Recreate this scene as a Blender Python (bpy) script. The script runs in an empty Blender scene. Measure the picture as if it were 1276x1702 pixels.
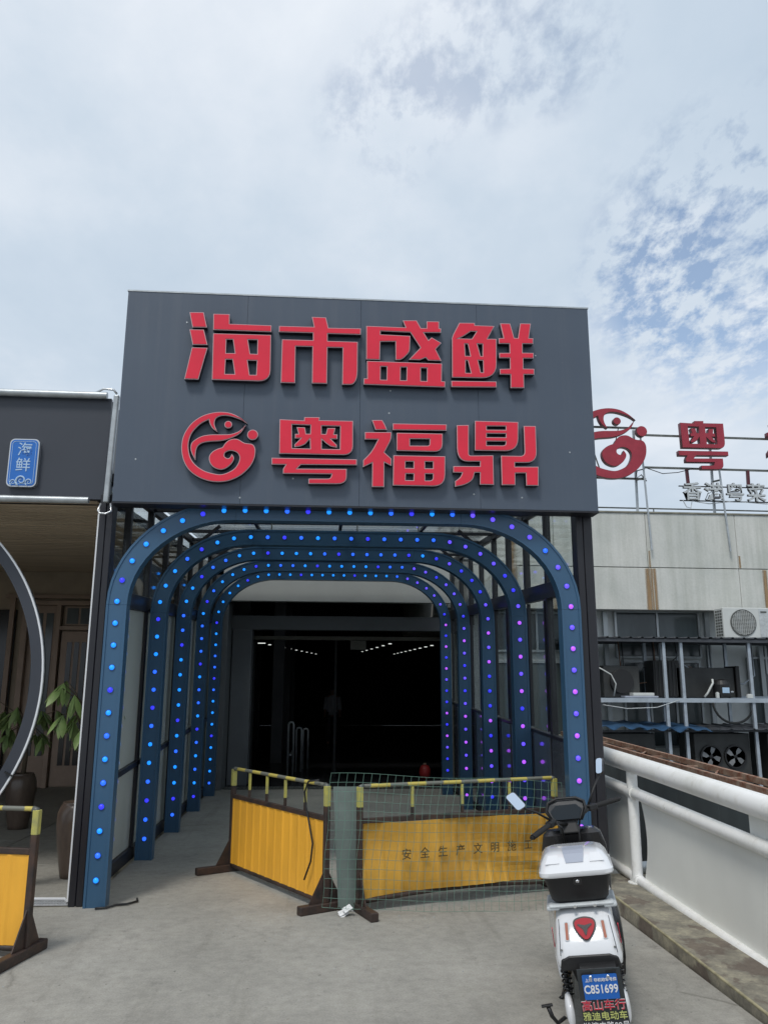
import bpy, bmesh, math, random
from mathutils import Vector, Matrix, Euler
random.seed(7)
SC = bpy.context.scene
COL = SC.collection
# ------------------------------------------------------------------ camera
cam_d = bpy.data.cameras.new("camera")
cam_d.sensor_fit = 'VERTICAL'; cam_d.sensor_height = 24.0; cam_d.lens = 19.023
cam_d.clip_start = 0.05; cam_d.clip_end = 4000
cam = bpy.data.objects.new("camera", cam_d); COL.objects.link(cam)
cam.location = (0, 0, 1.55)
cam.rotation_euler = (1.78916, -0.00360, -0.07559)
SC.camera = cam
# ------------------------------------------------------------------ light
SUN_EL, SUN_AZ = math.radians(56), math.radians(208)      # compass direction of the sun, clockwise from +Y
w = bpy.data.worlds.new("World"); SC.world = w; w.use_nodes = True
nt = w.node_tree; N = nt.nodes; L = nt.links; N.clear()
wo = N.new('ShaderNodeOutputWorld')
sky = N.new('ShaderNodeTexSky'); sky.sky_type = 'NISHITA'; sky.sun_disc = False
sky.sun_elevation = SUN_EL; sky.sun_rotation = SUN_AZ; sky.air_density = 1.2; sky.dust_density = .6
bgs = N.new('ShaderNodeBackground'); bgs.inputs[1].default_value = 0.115
L.new(sky.outputs[0], bgs.inputs[0])
tc = N.new('ShaderNodeTexCoord')
sep = N.new('ShaderNodeSeparateXYZ'); L.new(tc.outputs['Generated'], sep.inputs[0])
def math_n(op, a, b=None, c=None, clamp=False):
    m = N.new('ShaderNodeMath'); m.operation = op; m.use_clamp = clamp
    for i, v in enumerate((a, b, c)):
        if v is None: continue
        if isinstance(v, (int, float)): m.inputs[i].default_value = v
        else: L.new(v, m.inputs[i])
    return m.outputs[0]
# a cloud deck: the view direction meets a flat layer overhead
zc = math_n('ADD', math_n('MAXIMUM', sep.outputs[2], 0.0), 0.22)
cx = math_n('DIVIDE', sep.outputs[0], zc); cy = math_n('DIVIDE', sep.outputs[1], zc)
cmb = N.new('ShaderNodeCombineXYZ'); L.new(cx, cmb.inputs[0]); L.new(cy, cmb.inputs[1])
def noise(scale, detail, rough=.55, dist=0.0, off=(0, 0, 0), st=(1, 1, 1)):
    mp = N.new('ShaderNodeMapping'); mp.inputs['Location'].default_value = off; mp.inputs['Scale'].default_value = st
    L.new(cmb.outputs[0], mp.inputs[0])
    n = N.new('ShaderNodeTexNoise'); n.inputs['Scale'].default_value = scale; n.inputs['Detail'].default_value = detail
    n.inputs['Roughness'].default_value = rough; n.inputs['Distortion'].default_value = dist
    L.new(mp.outputs[0], n.inputs[0]); return n.outputs[0]
def ramp(v, stops):
    r = N.new('ShaderNodeValToRGB'); e = r.color_ramp.elements
    e[0].position, e[0].color = stops[0][0], (*stops[0][1], 1)
    e[1].position, e[1].color = stops[-1][0], (*stops[-1][1], 1)
    for p, c in stops[1:-1]:
        x = e.new(p); x.color = (*c, 1)
    L.new(v, r.inputs[0]); return r.outputs[0]
n_big = noise(0.75, 6, .5, .0, (3.1, 1.7, 0))
n_mid = noise(2.4, 9, .58, .15, (7.3, 2.2, 0), (1, .7, 1))
n_fine = noise(9.0, 8, .62, .1, (1.3, 5.5, 0), (1, .8, 1))
shade = math_n('ADD', math_n('MULTIPLY', n_big, .62), math_n('ADD', math_n('MULTIPLY', n_mid, .3), math_n('MULTIPLY', n_fine, .08)))
ccol = ramp(shade, [(.36, (.40, .485, .58)), (.47, (.475, .55, .635)), (.56, (.59, .64, .705)), (.66, (.72, .75, .79))])
# two thin places in the deck where the blue shows between small puffs
def blob(d, width):
    v = N.new('ShaderNodeVectorMath'); v.operation = 'DOT_PRODUCT'
    nv = N.new('ShaderNodeVectorMath'); nv.operation = 'NORMALIZE'; L.new(tc.outputs['Generated'], nv.inputs[0])
    L.new(nv.outputs[0], v.inputs[0]); v.inputs[1].default_value = Vector(d).normalized()
    m = N.new('ShaderNodeMapRange'); m.interpolation_type = 'SMOOTHSTEP'
    m.inputs[1].default_value = math.cos(width); m.inputs[2].default_value = math.cos(width * .25)
    L.new(v.outputs['Value'], m.inputs[0]); return m.outputs[0]
thin = math_n('ADD', math_n('MULTIPLY', blob((0.4494, 0.7663, 0.4592), .20), 1.0), math_n('MULTIPLY', blob((0.3624, 0.8178, 0.4471), .10), .45))
for q_, w_, s_ in (((0.0314, 0.7791, 0.6261), .065, .42), ((0.0831, 0.762, 0.6422), .085, .5), ((0.1509, 0.731, 0.6655), .10, .5), ((0.2189, 0.7171, 0.6617), .085, .5), ((0.2606, 0.7061, 0.6584), .06, .42), ((0.0731, 0.7966, 0.6001), .06, .3)):
    thin = math_n('MAXIMUM', thin, math_n('MULTIPLY', blob(q_, w_), s_))
n_puff = noise(21.0, 8, .64, .10, (2.2, 9.1, 0), (1, .62, 1))
open_ = math_n('MULTIPLY', thin, math_n('MULTIPLY', math_n('SUBTRACT', math_n('ADD', math_n('MULTIPLY', n_puff, 1.0), math_n('MULTIPLY', n_mid, .55)), .73), 5.5, clamp=True), clamp=True)
n_far = math_n('MULTIPLY', math_n('SUBTRACT', n_big, .60), 5.0, clamp=True)
hole = math_n('ADD', math_n('MULTIPLY', open_, .80), math_n('MULTIPLY', n_far, .05), clamp=True)
bgc = N.new('ShaderNodeBackground'); L.new(ccol, bgc.inputs[0]); bgc.inputs[1].default_value = 0.93
mx = N.new('ShaderNodeMixShader'); L.new(hole, mx.inputs[0]); L.new(bgc.outputs[0], mx.inputs[1]); L.new(bgs.outputs[0], mx.inputs[2])
L.new(mx.outputs[0], wo.inputs[0])
sd = bpy.data.lights.new("sun", 'SUN'); sd.energy = 1.3; sd.angle = math.radians(14); sd.color = (1, .96, .9)
so = bpy.data.objects.new("sun", sd); COL.objects.link(so)
so.location = (-10, -20, 30)
sdir = Vector((math.sin(SUN_AZ) * math.cos(SUN_EL), math.cos(SUN_AZ) * math.cos(SUN_EL), math.sin(SUN_EL)))
so.rotation_euler = sdir.to_track_quat('Z', 'Y').to_euler()
SC.view_settings.view_transform = 'Standard'; SC.view_settings.look = 'None'
SC.view_settings.exposure = 0.46; SC.view_settings.gamma = 1.0; SC.view_settings.use_curve_mapping = False
try:
    SC.cycles.max_bounces = 6; SC.cycles.transparent_max_bounces = 16; SC.cycles.glossy_bounces = 3
    SC.cycles.diffuse_bounces = 3; SC.cycles.use_denoising = True; SC.cycles.sample_clamp_indirect = 4
except Exception: pass

# ------------------------------------------------------------------ materials
MATS = {}
def mat(name, col, rough=.6, metal=0.0, var=0.0, vscale=3.0, bump=0.0, bscale=60.0, spec=.5, col2=None, st=(1, 1, 1), coat=0.0, rvar=0.0):
    m = bpy.data.materials.new(name); m.use_nodes = True; t = m.node_tree; b = t.nodes['Principled BSDF']
    b.inputs['Base Color'].default_value = (*col, 1); b.inputs['Roughness'].default_value = rough
    b.inputs['Metallic'].default_value = metal; b.inputs['Specular IOR Level'].default_value = spec
    b.inputs['Coat Weight'].default_value = coat
    tcn = t.nodes.new('ShaderNodeTexCoord'); mp = t.nodes.new('ShaderNodeMapping'); mp.inputs['Scale'].default_value = st
    t.links.new(tcn.outputs['Object'], mp.inputs[0])
    if var > 0 or col2:
        n = t.nodes.new('ShaderNodeTexNoise'); n.inputs['Scale'].default_value = vscale; n.inputs['Detail'].default_value = 8
        n.inputs['Roughness'].default_value = .62
        t.links.new(mp.outputs[0], n.inputs[0])
        r = t.nodes.new('ShaderNodeValToRGB'); e = r.color_ramp.elements
        c2 = col2 or tuple(min(1, c * (1 + var)) for c in col)
        c1 = col if col2 else tuple(c * (1 - var) for c in col)
        e[0].position = .35; e[0].color = (*c1, 1); e[1].position = .65; e[1].color = (*c2, 1)
        t.links.new(n.outputs[0], r.inputs[0]); t.links.new(r.outputs[0], b.inputs['Base Color'])
        if rvar:
            mr = t.nodes.new('ShaderNodeMapRange'); mr.inputs[3].default_value = rough - rvar; mr.inputs[4].default_value = rough + rvar
            t.links.new(n.outputs[0], mr.inputs[0]); t.links.new(mr.outputs[0], b.inputs['Roughness'])
    if bump > 0:
        n2 = t.nodes.new('ShaderNodeTexNoise'); n2.inputs['Scale'].default_value = bscale; n2.inputs['Detail'].default_value = 6
        t.links.new(mp.outputs[0], n2.inputs[0])
        bp = t.nodes.new('ShaderNodeBump'); bp.inputs['Strength'].default_value = bump; bp.inputs['Distance'].default_value = .01
        t.links.new(n2.outputs[0], bp.inputs['Height']); t.links.new(bp.outputs[0], b.inputs['Normal'])
    MATS[name] = m; return m
def glow(name, col, strength):
    m = bpy.data.materials.new(name); m.use_nodes = True; b = m.node_tree.nodes['Principled BSDF']
    b.inputs['Base Color'].default_value = (*[c * .5 for c in col], 1); b.inputs['Emission Color'].default_value = (*col, 1)
    b.inputs['Emission Strength'].default_value = strength; b.inputs['Roughness'].default_value = .3
    MATS[name] = m; return m
def glass(name, tint, ior=1.5, rough=.0, haze=0.0, hazecol=(.3, .33, .31)):
    m = bpy.data.materials.new(name); m.use_nodes = True; t = m.node_tree; t.nodes.clear()
    o = t.nodes.new('ShaderNodeOutputMaterial'); tr = t.nodes.new('ShaderNodeBsdfTransparent'); tr.inputs[0].default_value = (*tint, 1)
    gl = t.nodes.new('ShaderNodeBsdfGlossy'); gl.inputs['Roughness'].default_value = rough
    ge = t.nodes.new('ShaderNodeNewGeometry'); dt = t.nodes.new('ShaderNodeVectorMath'); dt.operation = 'DOT_PRODUCT'
    t.links.new(ge.outputs['Normal'], dt.inputs[0]); t.links.new(ge.outputs['Incoming'], dt.inputs[1])
    def mm(op, a, b):
        q = t.nodes.new('ShaderNodeMath'); q.operation = op
        for i, v in enumerate((a, b)):
            if v is None: continue
            if isinstance(v, (int, float)): q.inputs[i].default_value = v
            else: t.links.new(v, q.inputs[i])
        return q.outputs[0]
    sch = mm('ADD', mm('MULTIPLY', mm('POWER', mm('SUBTRACT', 1.0, mm('ABSOLUTE', dt.outputs['Value'], None)), 5.0), .80), .045)   # reflectance rises towards grazing
    body = tr.outputs[0]
    if haze:
        df = t.nodes.new('ShaderNodeBsdfDiffuse'); df.inputs[0].default_value = (*hazecol, 1)
        mh = t.nodes.new('ShaderNodeMixShader'); mh.inputs[0].default_value = haze
        t.links.new(body, mh.inputs[1]); t.links.new(df.outputs[0], mh.inputs[2]); body = mh.outputs[0]
    mx = t.nodes.new('ShaderNodeMixShader'); t.links.new(sch, mx.inputs[0])
    t.links.new(body, mx.inputs[1]); t.links.new(gl.outputs[0], mx.inputs[2]); t.links.new(mx.outputs[0], o.inputs[0])
    MATS[name] = m; return m

mat('sign_panel', (.086, .118, .152), .42, var=.07, vscale=.9, col2=(.080, .108, .140), bump=.02, bscale=8)
mat('fascia_dark', (.038, .044, .058), .45, var=.06, vscale=1.2)
mat('red_face', (.74, .016, .048), .32, var=.06, vscale=2.5)
mat('red_trim', (.52, .36, .38), .35)
mat('red_side', (.012, .012, .02), .5)
mat('old_red', (.33, .025, .045), .5, var=.12, vscale=4)
mat('old_red_side', (.09, .012, .02), .5)
mat('black_steel', (.016, .016, .021), .38, bump=.03, bscale=30)
mat('arch_paint', (.040, .105, .19), .34, var=.06, vscale=3, st=(1, 1, .2))
mat('galv', (.42, .45, .47), .45, metal=.5, var=.15, vscale=9)
mat('white_strip', (.75, .77, .8), .3)
mat('silver', (.6, .62, .64), .28, metal=.8)
mat('soffit', (.62, .50, .37), .5, var=.2, vscale=2.5, st=(.3, 4, 4))
mat('soffit_gap', (.012, .010, .008), .8)
mat('brown_wall', (.42, .34, .25), .6, var=.12, vscale=2)
mat('bronze', (.34, .245, .185), .42, metal=.2, var=.1, vscale=4)
mat('door_dark', (.02, .02, .022), .15)
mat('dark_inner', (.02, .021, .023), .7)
mat('beam_grey', (.33, .345, .335), .7, var=.05, vscale=1.5)
mat('column_grey', (.13, .14, .15), .6, var=.08, vscale=2)
mat('frame_beige', (.20, .20, .17), .5)
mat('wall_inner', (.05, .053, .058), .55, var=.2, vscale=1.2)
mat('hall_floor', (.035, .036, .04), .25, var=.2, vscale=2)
mat('solid_panel', (.085, .10, .125), .13, coat=1.0, var=.05, vscale=2)
mat('yellow_sheet', (.86, .43, .04), .5, var=.10, vscale=3.2, bump=.05, bscale=20, st=(1, 1, .35))
mat('yellow_worn', (.76, .42, .06), .55, col2=(.50, .265, .035), var=.2, vscale=2.2, bump=.1, bscale=14, st=(1, 1, .6))
mat('frame_rust', (.022, .018, .017), .6, col2=(.065, .036, .025), var=.3, vscale=9, bump=.2, bscale=50)
mat('yellow_paint', (.50, .46, .10), .55, col2=(.32, .31, .12), var=.2, vscale=14)
mat('steel_dull', (.17, .18, .165), .5, metal=.3, col2=(.09, .095, .09), vscale=10)
mat('net_green', (.13, .24, .19), .45)
mat('green_sheet', (.13, .165, .15), .7, var=.1, vscale=6)
mat('ink', (.10, .065, .02), .7)
mat('white_pipe', (.82, .82, .79), .35, var=.05, vscale=5, bump=.015, bscale=25)
mat('white_board', (.80, .81, .77), .5, var=.05, vscale=1.3)
mat('rust', (.20, .075, .04), .8, col2=(.34, .25, .19), vscale=11, bump=.35, bscale=40)
mat('yard_wall', (.085, .10, .105), .6, var=.2, vscale=1.6, st=(1, 1, .15))
mat('cap_beige', (.26, .25, .20), .8, var=.2, vscale=6, bump=.2)
mat('awning', (.055, .06, .07), .5, var=.2, vscale=5)
mat('blue_tarp', (.03, .08, .16), .5, var=.25, vscale=6, bump=.3, bscale=12)
mat('rack_steel', (.42, .47, .52), .45, metal=.4, var=.12, vscale=6)
mat('pale_wall', (.72, .75, .74), .75, var=.10, vscale=1.5)
mat('dark_box', (.035, .037, .036), .55, var=.3, vscale=3)
mat('fan_blade', (.20, .21, .22), .5)
mat('window_glass', (.09, .11, .115), .12, var=.4, vscale=1.2, st=(1, 1, .3))
mat('alu_frame', (.42, .45, .46), .4, metal=.5)
mat('ac_white', (.60, .62, .60), .45, var=.04)
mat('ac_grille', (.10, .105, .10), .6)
mat('grey_letter', (.50, .53, .54), .5, var=.15, vscale=14)
mat('letter_side', (.10, .10, .11), .5)
mat('scooter_white', (.72, .73, .75), .16, coat=.6)
mat('scooter_black', (.014, .014, .016), .26, coat=.3)
mat('matte_black', (.012, .012, .013), .5, bump=.08, bscale=200)
mat('grey_patch', (.36, .39, .46), .35)
mat('tail_red', (.40, .008, .014), .12, coat=.8)
mat('reflector', (.34, .10, .05), .25, coat=.5)
mat('chrome', (.75, .76, .78), .15, metal=1)
mat('mirror', (.80, .86, .95), .03, metal=1)
mat('screen', (.008, .012, .016), .1)
mat('rubber', (.012, .012, .012), .8)
mat('plate_blue', (.015, .13, .50), .35)
mat('print_white', (.80, .80, .80), .5)
mat('print_red', (.62, .02, .05), .5)
mat('print_yellow', (.62, .66, .22), .5)
mat('sign_blue', (.02, .15, .52), .3)
mat('pale_blue', (.42, .58, .76), .4)
mat('leaf', (.11, .20, .05), .5, col2=(.24, .32, .12), vscale=7)
mat('stem_brown', (.09, .07, .045), .8)
mat('vase', (.07, .05, .04), .28, col2=(.15, .11, .085), var=.3, vscale=5, st=(1, 1, .4), bump=.1, bscale=14)
mat('brick_red', (.22, .09, .06), .9, var=.3, vscale=20, bump=.3)
mat('lantern_red', (.30, .02, .02), .5)
mat('skin', (.35, .2, .14), .6); mat('shirt', (.5, .5, .52), .8); mat('trousers', (.03, .03, .04), .8); mat('hair', (.01, .01, .01), .6)
glass('clear_glass', (.93, .96, .95), 1.5)
glass('frost_glass', (.30, .34, .33), 1.5, haze=.80, hazecol=(.66, .71, .66))
glass('roof_glass', (.85, .88, .88), 1.5, haze=.30, hazecol=(.75, .77, .78))
mat('flap_grey', (.032, .038, .042), .55, var=.15, vscale=12, bump=.1, bscale=60)
mat('bright_galv', (.62, .64, .66), .4, metal=.4, var=.1, vscale=9)
mat('moss_yellow', (.33, .30, .19), .9, var=.3, vscale=12)
glow('led_cyan', (.012, .25, .95), 1.05); glow('led_sky', (.022, .13, .95), 1.05)
glow('led_blue', (.035, .035, .85), 1.0); glow('led_violet', (.12, .07, .90), 1.05); glow('led_purple', (.38, .08, .85), 1.1)
mat('led_ring', (.03, .10, .35), .3)
glow('tube_light', (.85, .9, .85), .75)

def mix_mat(name, base_fn):
    m = bpy.data.materials.new(name); m.use_nodes = True; base_fn(m.node_tree, m.node_tree.nodes['Principled BSDF']); MATS[name] = m; return m
def tnoise(t, vec, scale, detail=6, rough=.6, dist=0):
    n = t.nodes.new('ShaderNodeTexNoise'); n.inputs['Scale'].default_value = scale; n.inputs['Detail'].default_value = detail
    n.inputs['Roughness'].default_value = rough; n.inputs['Distortion'].default_value = dist
    t.links.new(vec, n.inputs[0]); return n.outputs[0]
def tramp(t, v, stops):
    r = t.nodes.new('ShaderNodeValToRGB'); e = r.color_ramp.elements
    e[0].position, e[0].color = stops[0][0], (*stops[0][1], 1); e[1].position, e[1].color = stops[-1][0], (*stops[-1][1], 1)
    for p, c in stops[1:-1]: e.new(p).color = (*c, 1)
    t.links.new(v, r.inputs[0]); return r.outputs[0]
def tmix(t, kind, f, a, b):
    m = t.nodes.new('ShaderNodeMix'); m.data_type = 'RGBA'; m.blend_type = kind
    if isinstance(f, (int, float)): m.inputs[0].default_value = f
    else: t.links.new(f, m.inputs[0])
    for i, v in ((6, a), (7, b)):
        if isinstance(v, tuple): m.inputs[i].default_value = (*v, 1)
        else: t.links.new(v, m.inputs[i])
    return m.outputs[2]
def tmap(t, st=(1, 1, 1), space='Object'):
    c = t.nodes.new('ShaderNodeTexCoord'); mp = t.nodes.new('ShaderNodeMapping'); mp.inputs['Scale'].default_value = st
    if space == 'World':
        g = t.nodes.new('ShaderNodeNewGeometry'); t.links.new(g.outputs['Position'], mp.inputs[0])
    else: t.links.new(c.outputs[space], mp.inputs[0])
    return mp.outputs[0]
def tbump(t, b, h, s, d=.01):
    n = t.nodes.new('ShaderNodeBump'); n.inputs['Strength'].default_value = s; n.inputs['Distance'].default_value = d
    t.links.new(h, n.inputs['Height']); t.links.new(n.outputs[0], b.inputs['Normal'])
def f_ground(t, b):
    v = tmap(t, space='World')
    big = tnoise(t, v, .55, 5, .55, .6); mid = tnoise(t, v, 3.0, 8, .65, .3); fine = tnoise(t, v, 90, 4, .7)
    c = tramp(t, big, [(.34, (.315, .303, .270)), (.5, (.37, .356, .317)), (.66, (.43, .413, .37))])
    c2 = tramp(t, mid, [(.30, (.84, .84, .84)), (.55, (1, 1, 1)), (.72, (1.0, 1.0, .98))])
    c = tmix(t, 'MULTIPLY', .75, c, c2)
    st = tnoise(t, tmap(t, (1.6, 1.2, 1), 'World'), 1.9, 8, .68, .1)        # oil and water stains
    c = tmix(t, 'MULTIPLY', tramp(t, st, [(.60, (0, 0, 0)), (.66, (.45, .45, .45))]), c, (.62, .62, .63))
    sp = tnoise(t, v, 26, 2, .5)
    c = tmix(t, 'MULTIPLY', tramp(t, sp, [(.70, (0, 0, 0)), (.76, (.8, .8, .8))]), c, (.45, .44, .42))
    c = tmix(t, 'MULTIPLY', .8, c, tramp(t, fine, [(.3, (.70, .70, .70)), (.6, (1, 1, 1))]))
    md = tnoise(t, v, 14, 8, .72)
    c = tmix(t, 'MULTIPLY', .8, c, tramp(t, md, [(.34, (.78, .78, .78)), (.56, (1, 1, 1)), (.72, (1.1, 1.1, 1.08))]))
    tm = tnoise(t, tmap(t, (5.5, .35, 1), 'World'), 1.1, 7, .62)
    c = tmix(t, 'MULTIPLY', tramp(t, tm, [(.56, (0, 0, 0)), (.70, (.45, .45, .45))]), c, (.66, .65, .63))
    t.links.new(c, b.inputs['Base Color']); b.inputs['Roughness'].default_value = .82
    vo = t.nodes.new('ShaderNodeTexVoronoi'); vo.feature = 'DISTANCE_TO_EDGE'; vo.inputs['Scale'].default_value = .42; vo.inputs['Randomness'].default_value = 1
    wp = t.nodes.new('ShaderNodeMix'); wp.data_type = 'VECTOR'; wp.inputs[0].default_value = .12
    wn = t.nodes.new('ShaderNodeTexNoise'); wn.inputs['Scale'].default_value = 3.0; wn.inputs['Detail'].default_value = 8; t.links.new(v, wn.inputs[0])
    t.links.new(v, wp.inputs[4]); t.links.new(wn.outputs['Color'], wp.inputs[5]); t.links.new(wp.outputs[1], vo.inputs['Vector'])
    gate = tnoise(t, v, .5, 3, .5)
    ck = t.nodes.new('ShaderNodeMath'); ck.operation = 'ADD'; t.links.new(vo.outputs['Distance'], ck.inputs[0]); t.links.new(tramp(t, gate, [(.46, (.02, .02, .02)), (.56, (0, 0, 0))]), ck.inputs[1])
    c = tmix(t, 'MULTIPLY', tramp(t, ck.outputs[0], [(.0015, (.6, .6, .6)), (.005, (0, 0, 0))]), c, (.35, .34, .32))
    t.links.new(c, b.inputs['Base Color'])
    tbump(t, b, fine, .45, .004)
mix_mat('concrete_floor', f_ground)
def f_kerb(t, b):
    v = tmap(t, space='World')
    n1 = tnoise(t, v, 7, 9, .7, .1); n2 = tnoise(t, tmap(t, (1.4, 1, 1), 'World'), 3.4, 7, .6, .25); n3 = tnoise(t, v, 60, 5, .7)
    c = tramp(t, n1, [(.34, (.17, .16, .13)), (.5, (.27, .25, .20)), (.66, (.42, .39, .29))])
    c = tmix(t, 'MIX', tramp(t, n2, [(.52, (0, 0, 0)), (.57, (.65, .65, .65))]), c, (.125, .09, .075))
    c = tmix(t, 'MULTIPLY', .5, c, tramp(t, n3, [(.3, (.55, .55, .55)), (.7, (1, 1, 1))]))
    t.links.new(c, b.inputs['Base Color']); b.inputs['Roughness'].default_value = .9; tbump(t, b, n3, .5, .006)
mix_mat('kerb', f_kerb)
def f_conc(t, b):                                                            # weathered render with rain streaks
    v = tmap(t, space='World')
    n1 = tnoise(t, v, 1.1, 7, .6, .3); n2 = tnoise(t, tmap(t, (5, 1, .35), 'World'), 1.5, 6, .65); n3 = tnoise(t, v, 25, 4, .6)
    c = tramp(t, n1, [(.35, (.56, .575, .54)), (.65, (.68, .68, .64))])
    c = tmix(t, 'MULTIPLY', .55, c, tramp(t, n2, [(.32, (.68, .70, .66)), (.6, (1, 1, 1))]))
    c = tmix(t, 'MULTIPLY', .3, c, tramp(t, n3, [(.3, (.75, .75, .72)), (.6, (1, 1, 1))]))
    t.links.new(c, b.inputs['Base Color']); b.inputs['Roughness'].default_value = .85; tbump(t, b, n3, .2)
mix_mat('weathered', f_conc)
def f_stain(t, b):                                                           # rust run: narrow, thin towards the edges
    c0 = t.nodes.new('ShaderNodeTexCoord'); sp = t.nodes.new('ShaderNodeSeparateXYZ'); t.links.new(c0.outputs['Generated'], sp.inputs[0])
    m = t.nodes.new('ShaderNodeMath'); m.operation = 'PINGPONG'; m.inputs[1].default_value = .5; t.links.new(sp.outputs[0], m.inputs[0])
    n = tnoise(t, tmap(t, (22, 1, 1.2), 'World'), 1.0, 6, .6)
    mul = t.nodes.new('ShaderNodeMath'); mul.operation = 'MULTIPLY'; t.links.new(m.outputs[0], mul.inputs[0]); t.links.new(n, mul.inputs[1])
    a = tramp(t, mul.outputs[0], [(.06, (0, 0, 0)), (.26, (.8, .8, .8))])
    t.links.new(a, b.inputs['Alpha']); b.inputs['Base Color'].default_value = (.40, .27, .15, 1); b.inputs['Roughness'].default_value = .9
mix_mat('rust_run', f_stain)
def f_sign(t, b):                                                            # coated composite panel: dust veil and faint rain streaks
    v = tmap(t, space='World')
    n1 = tnoise(t, v, .8, 5, .55); n2 = tnoise(t, tmap(t, (9, 1, .25), 'World'), 1.4, 7, .65); n3 = tnoise(t, v, 60, 3, .6)
    c = tramp(t, n1, [(.35, (.066, .087, .122)), (.65, (.075, .099, .136))])
    c = tmix(t, 'MIX', tramp(t, n2, [(.50, (0, 0, 0)), (.72, (.13, .13, .13))]), c, (.15, .165, .19))
    c = tmix(t, 'MIX', tramp(t, n3, [(.70, (0, 0, 0)), (.78, (.25, .25, .25))]), c, (.2, .21, .22))
    t.links.new(c, b.inputs['Base Color'])
    r = tramp(t, n2, [(.3, (.34, .34, .34)), (.7, (.52, .52, .52))]); t.links.new(r, b.inputs['Roughness'])
    w_ = tnoise(t, v, 1.3, 2, .4); tbump(t, b, w_, .10, .02)                  # slight oil canning
mix_mat('sign_panel', f_sign)
def f_pipe(t, b):                                                            # brushed white paint with grime and small rust chips
    v = tmap(t, space='World')
    n1 = tnoise(t, v, 3.5, 8, .65); n2 = tnoise(t, v, 16, 6, .6); n3 = tnoise(t, v, 45, 3, .5)
    c = tramp(t, n1, [(.32, (.76, .76, .72)), (.52, (.86, .86, .84)), (.7, (.88, .88, .87))])
    c = tmix(t, 'MULTIPLY', tramp(t, n2, [(.56, (0, 0, 0)), (.75, (.35, .35, .35))]), c, (.62, .58, .50))
    c = tmix(t, 'MIX', tramp(t, n3, [(.735, (0, 0, 0)), (.755, (.8, .8, .8))]), c, (.22, .11, .06))
    t.links.new(c, b.inputs['Base Color']); b.inputs['Roughness'].default_value = .38; tbump(t, b, n2, .12, .004)
mix_mat('white_pipe', f_pipe)
def f_stripe(t, b):
    v = tmap(t); sp = t.nodes.new('ShaderNodeSeparateXYZ'); t.links.new(v, sp.inputs[0])
    w1 = t.nodes.new('ShaderNodeMath'); w1.operation = 'FRACT'; w0 = t.nodes.new('ShaderNodeMath'); w0.operation = 'MULTIPLY_ADD'
    w0.inputs[1].default_value = 3.3; w0.inputs[2].default_value = .2; t.links.new(sp.outputs[0], w0.inputs[0]); t.links.new(w0.outputs[0], w1.inputs[0])
    n = tnoise(t, v, 25, 4); ad = t.nodes.new('ShaderNodeMath'); ad.operation = 'MULTIPLY_ADD'; ad.inputs[1].default_value = .25; t.links.new(n, ad.inputs[0]); t.links.new(w1.outputs[0], ad.inputs[2])
    t.links.new(tramp(t, ad.outputs[0], [(.60, (.16, .165, .14)), (.63, (.52, .43, .10))]), b.inputs['Base Color']); b.inputs['Roughness'].default_value = .5
mix_mat('stripe_paint', f_stripe)

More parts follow.
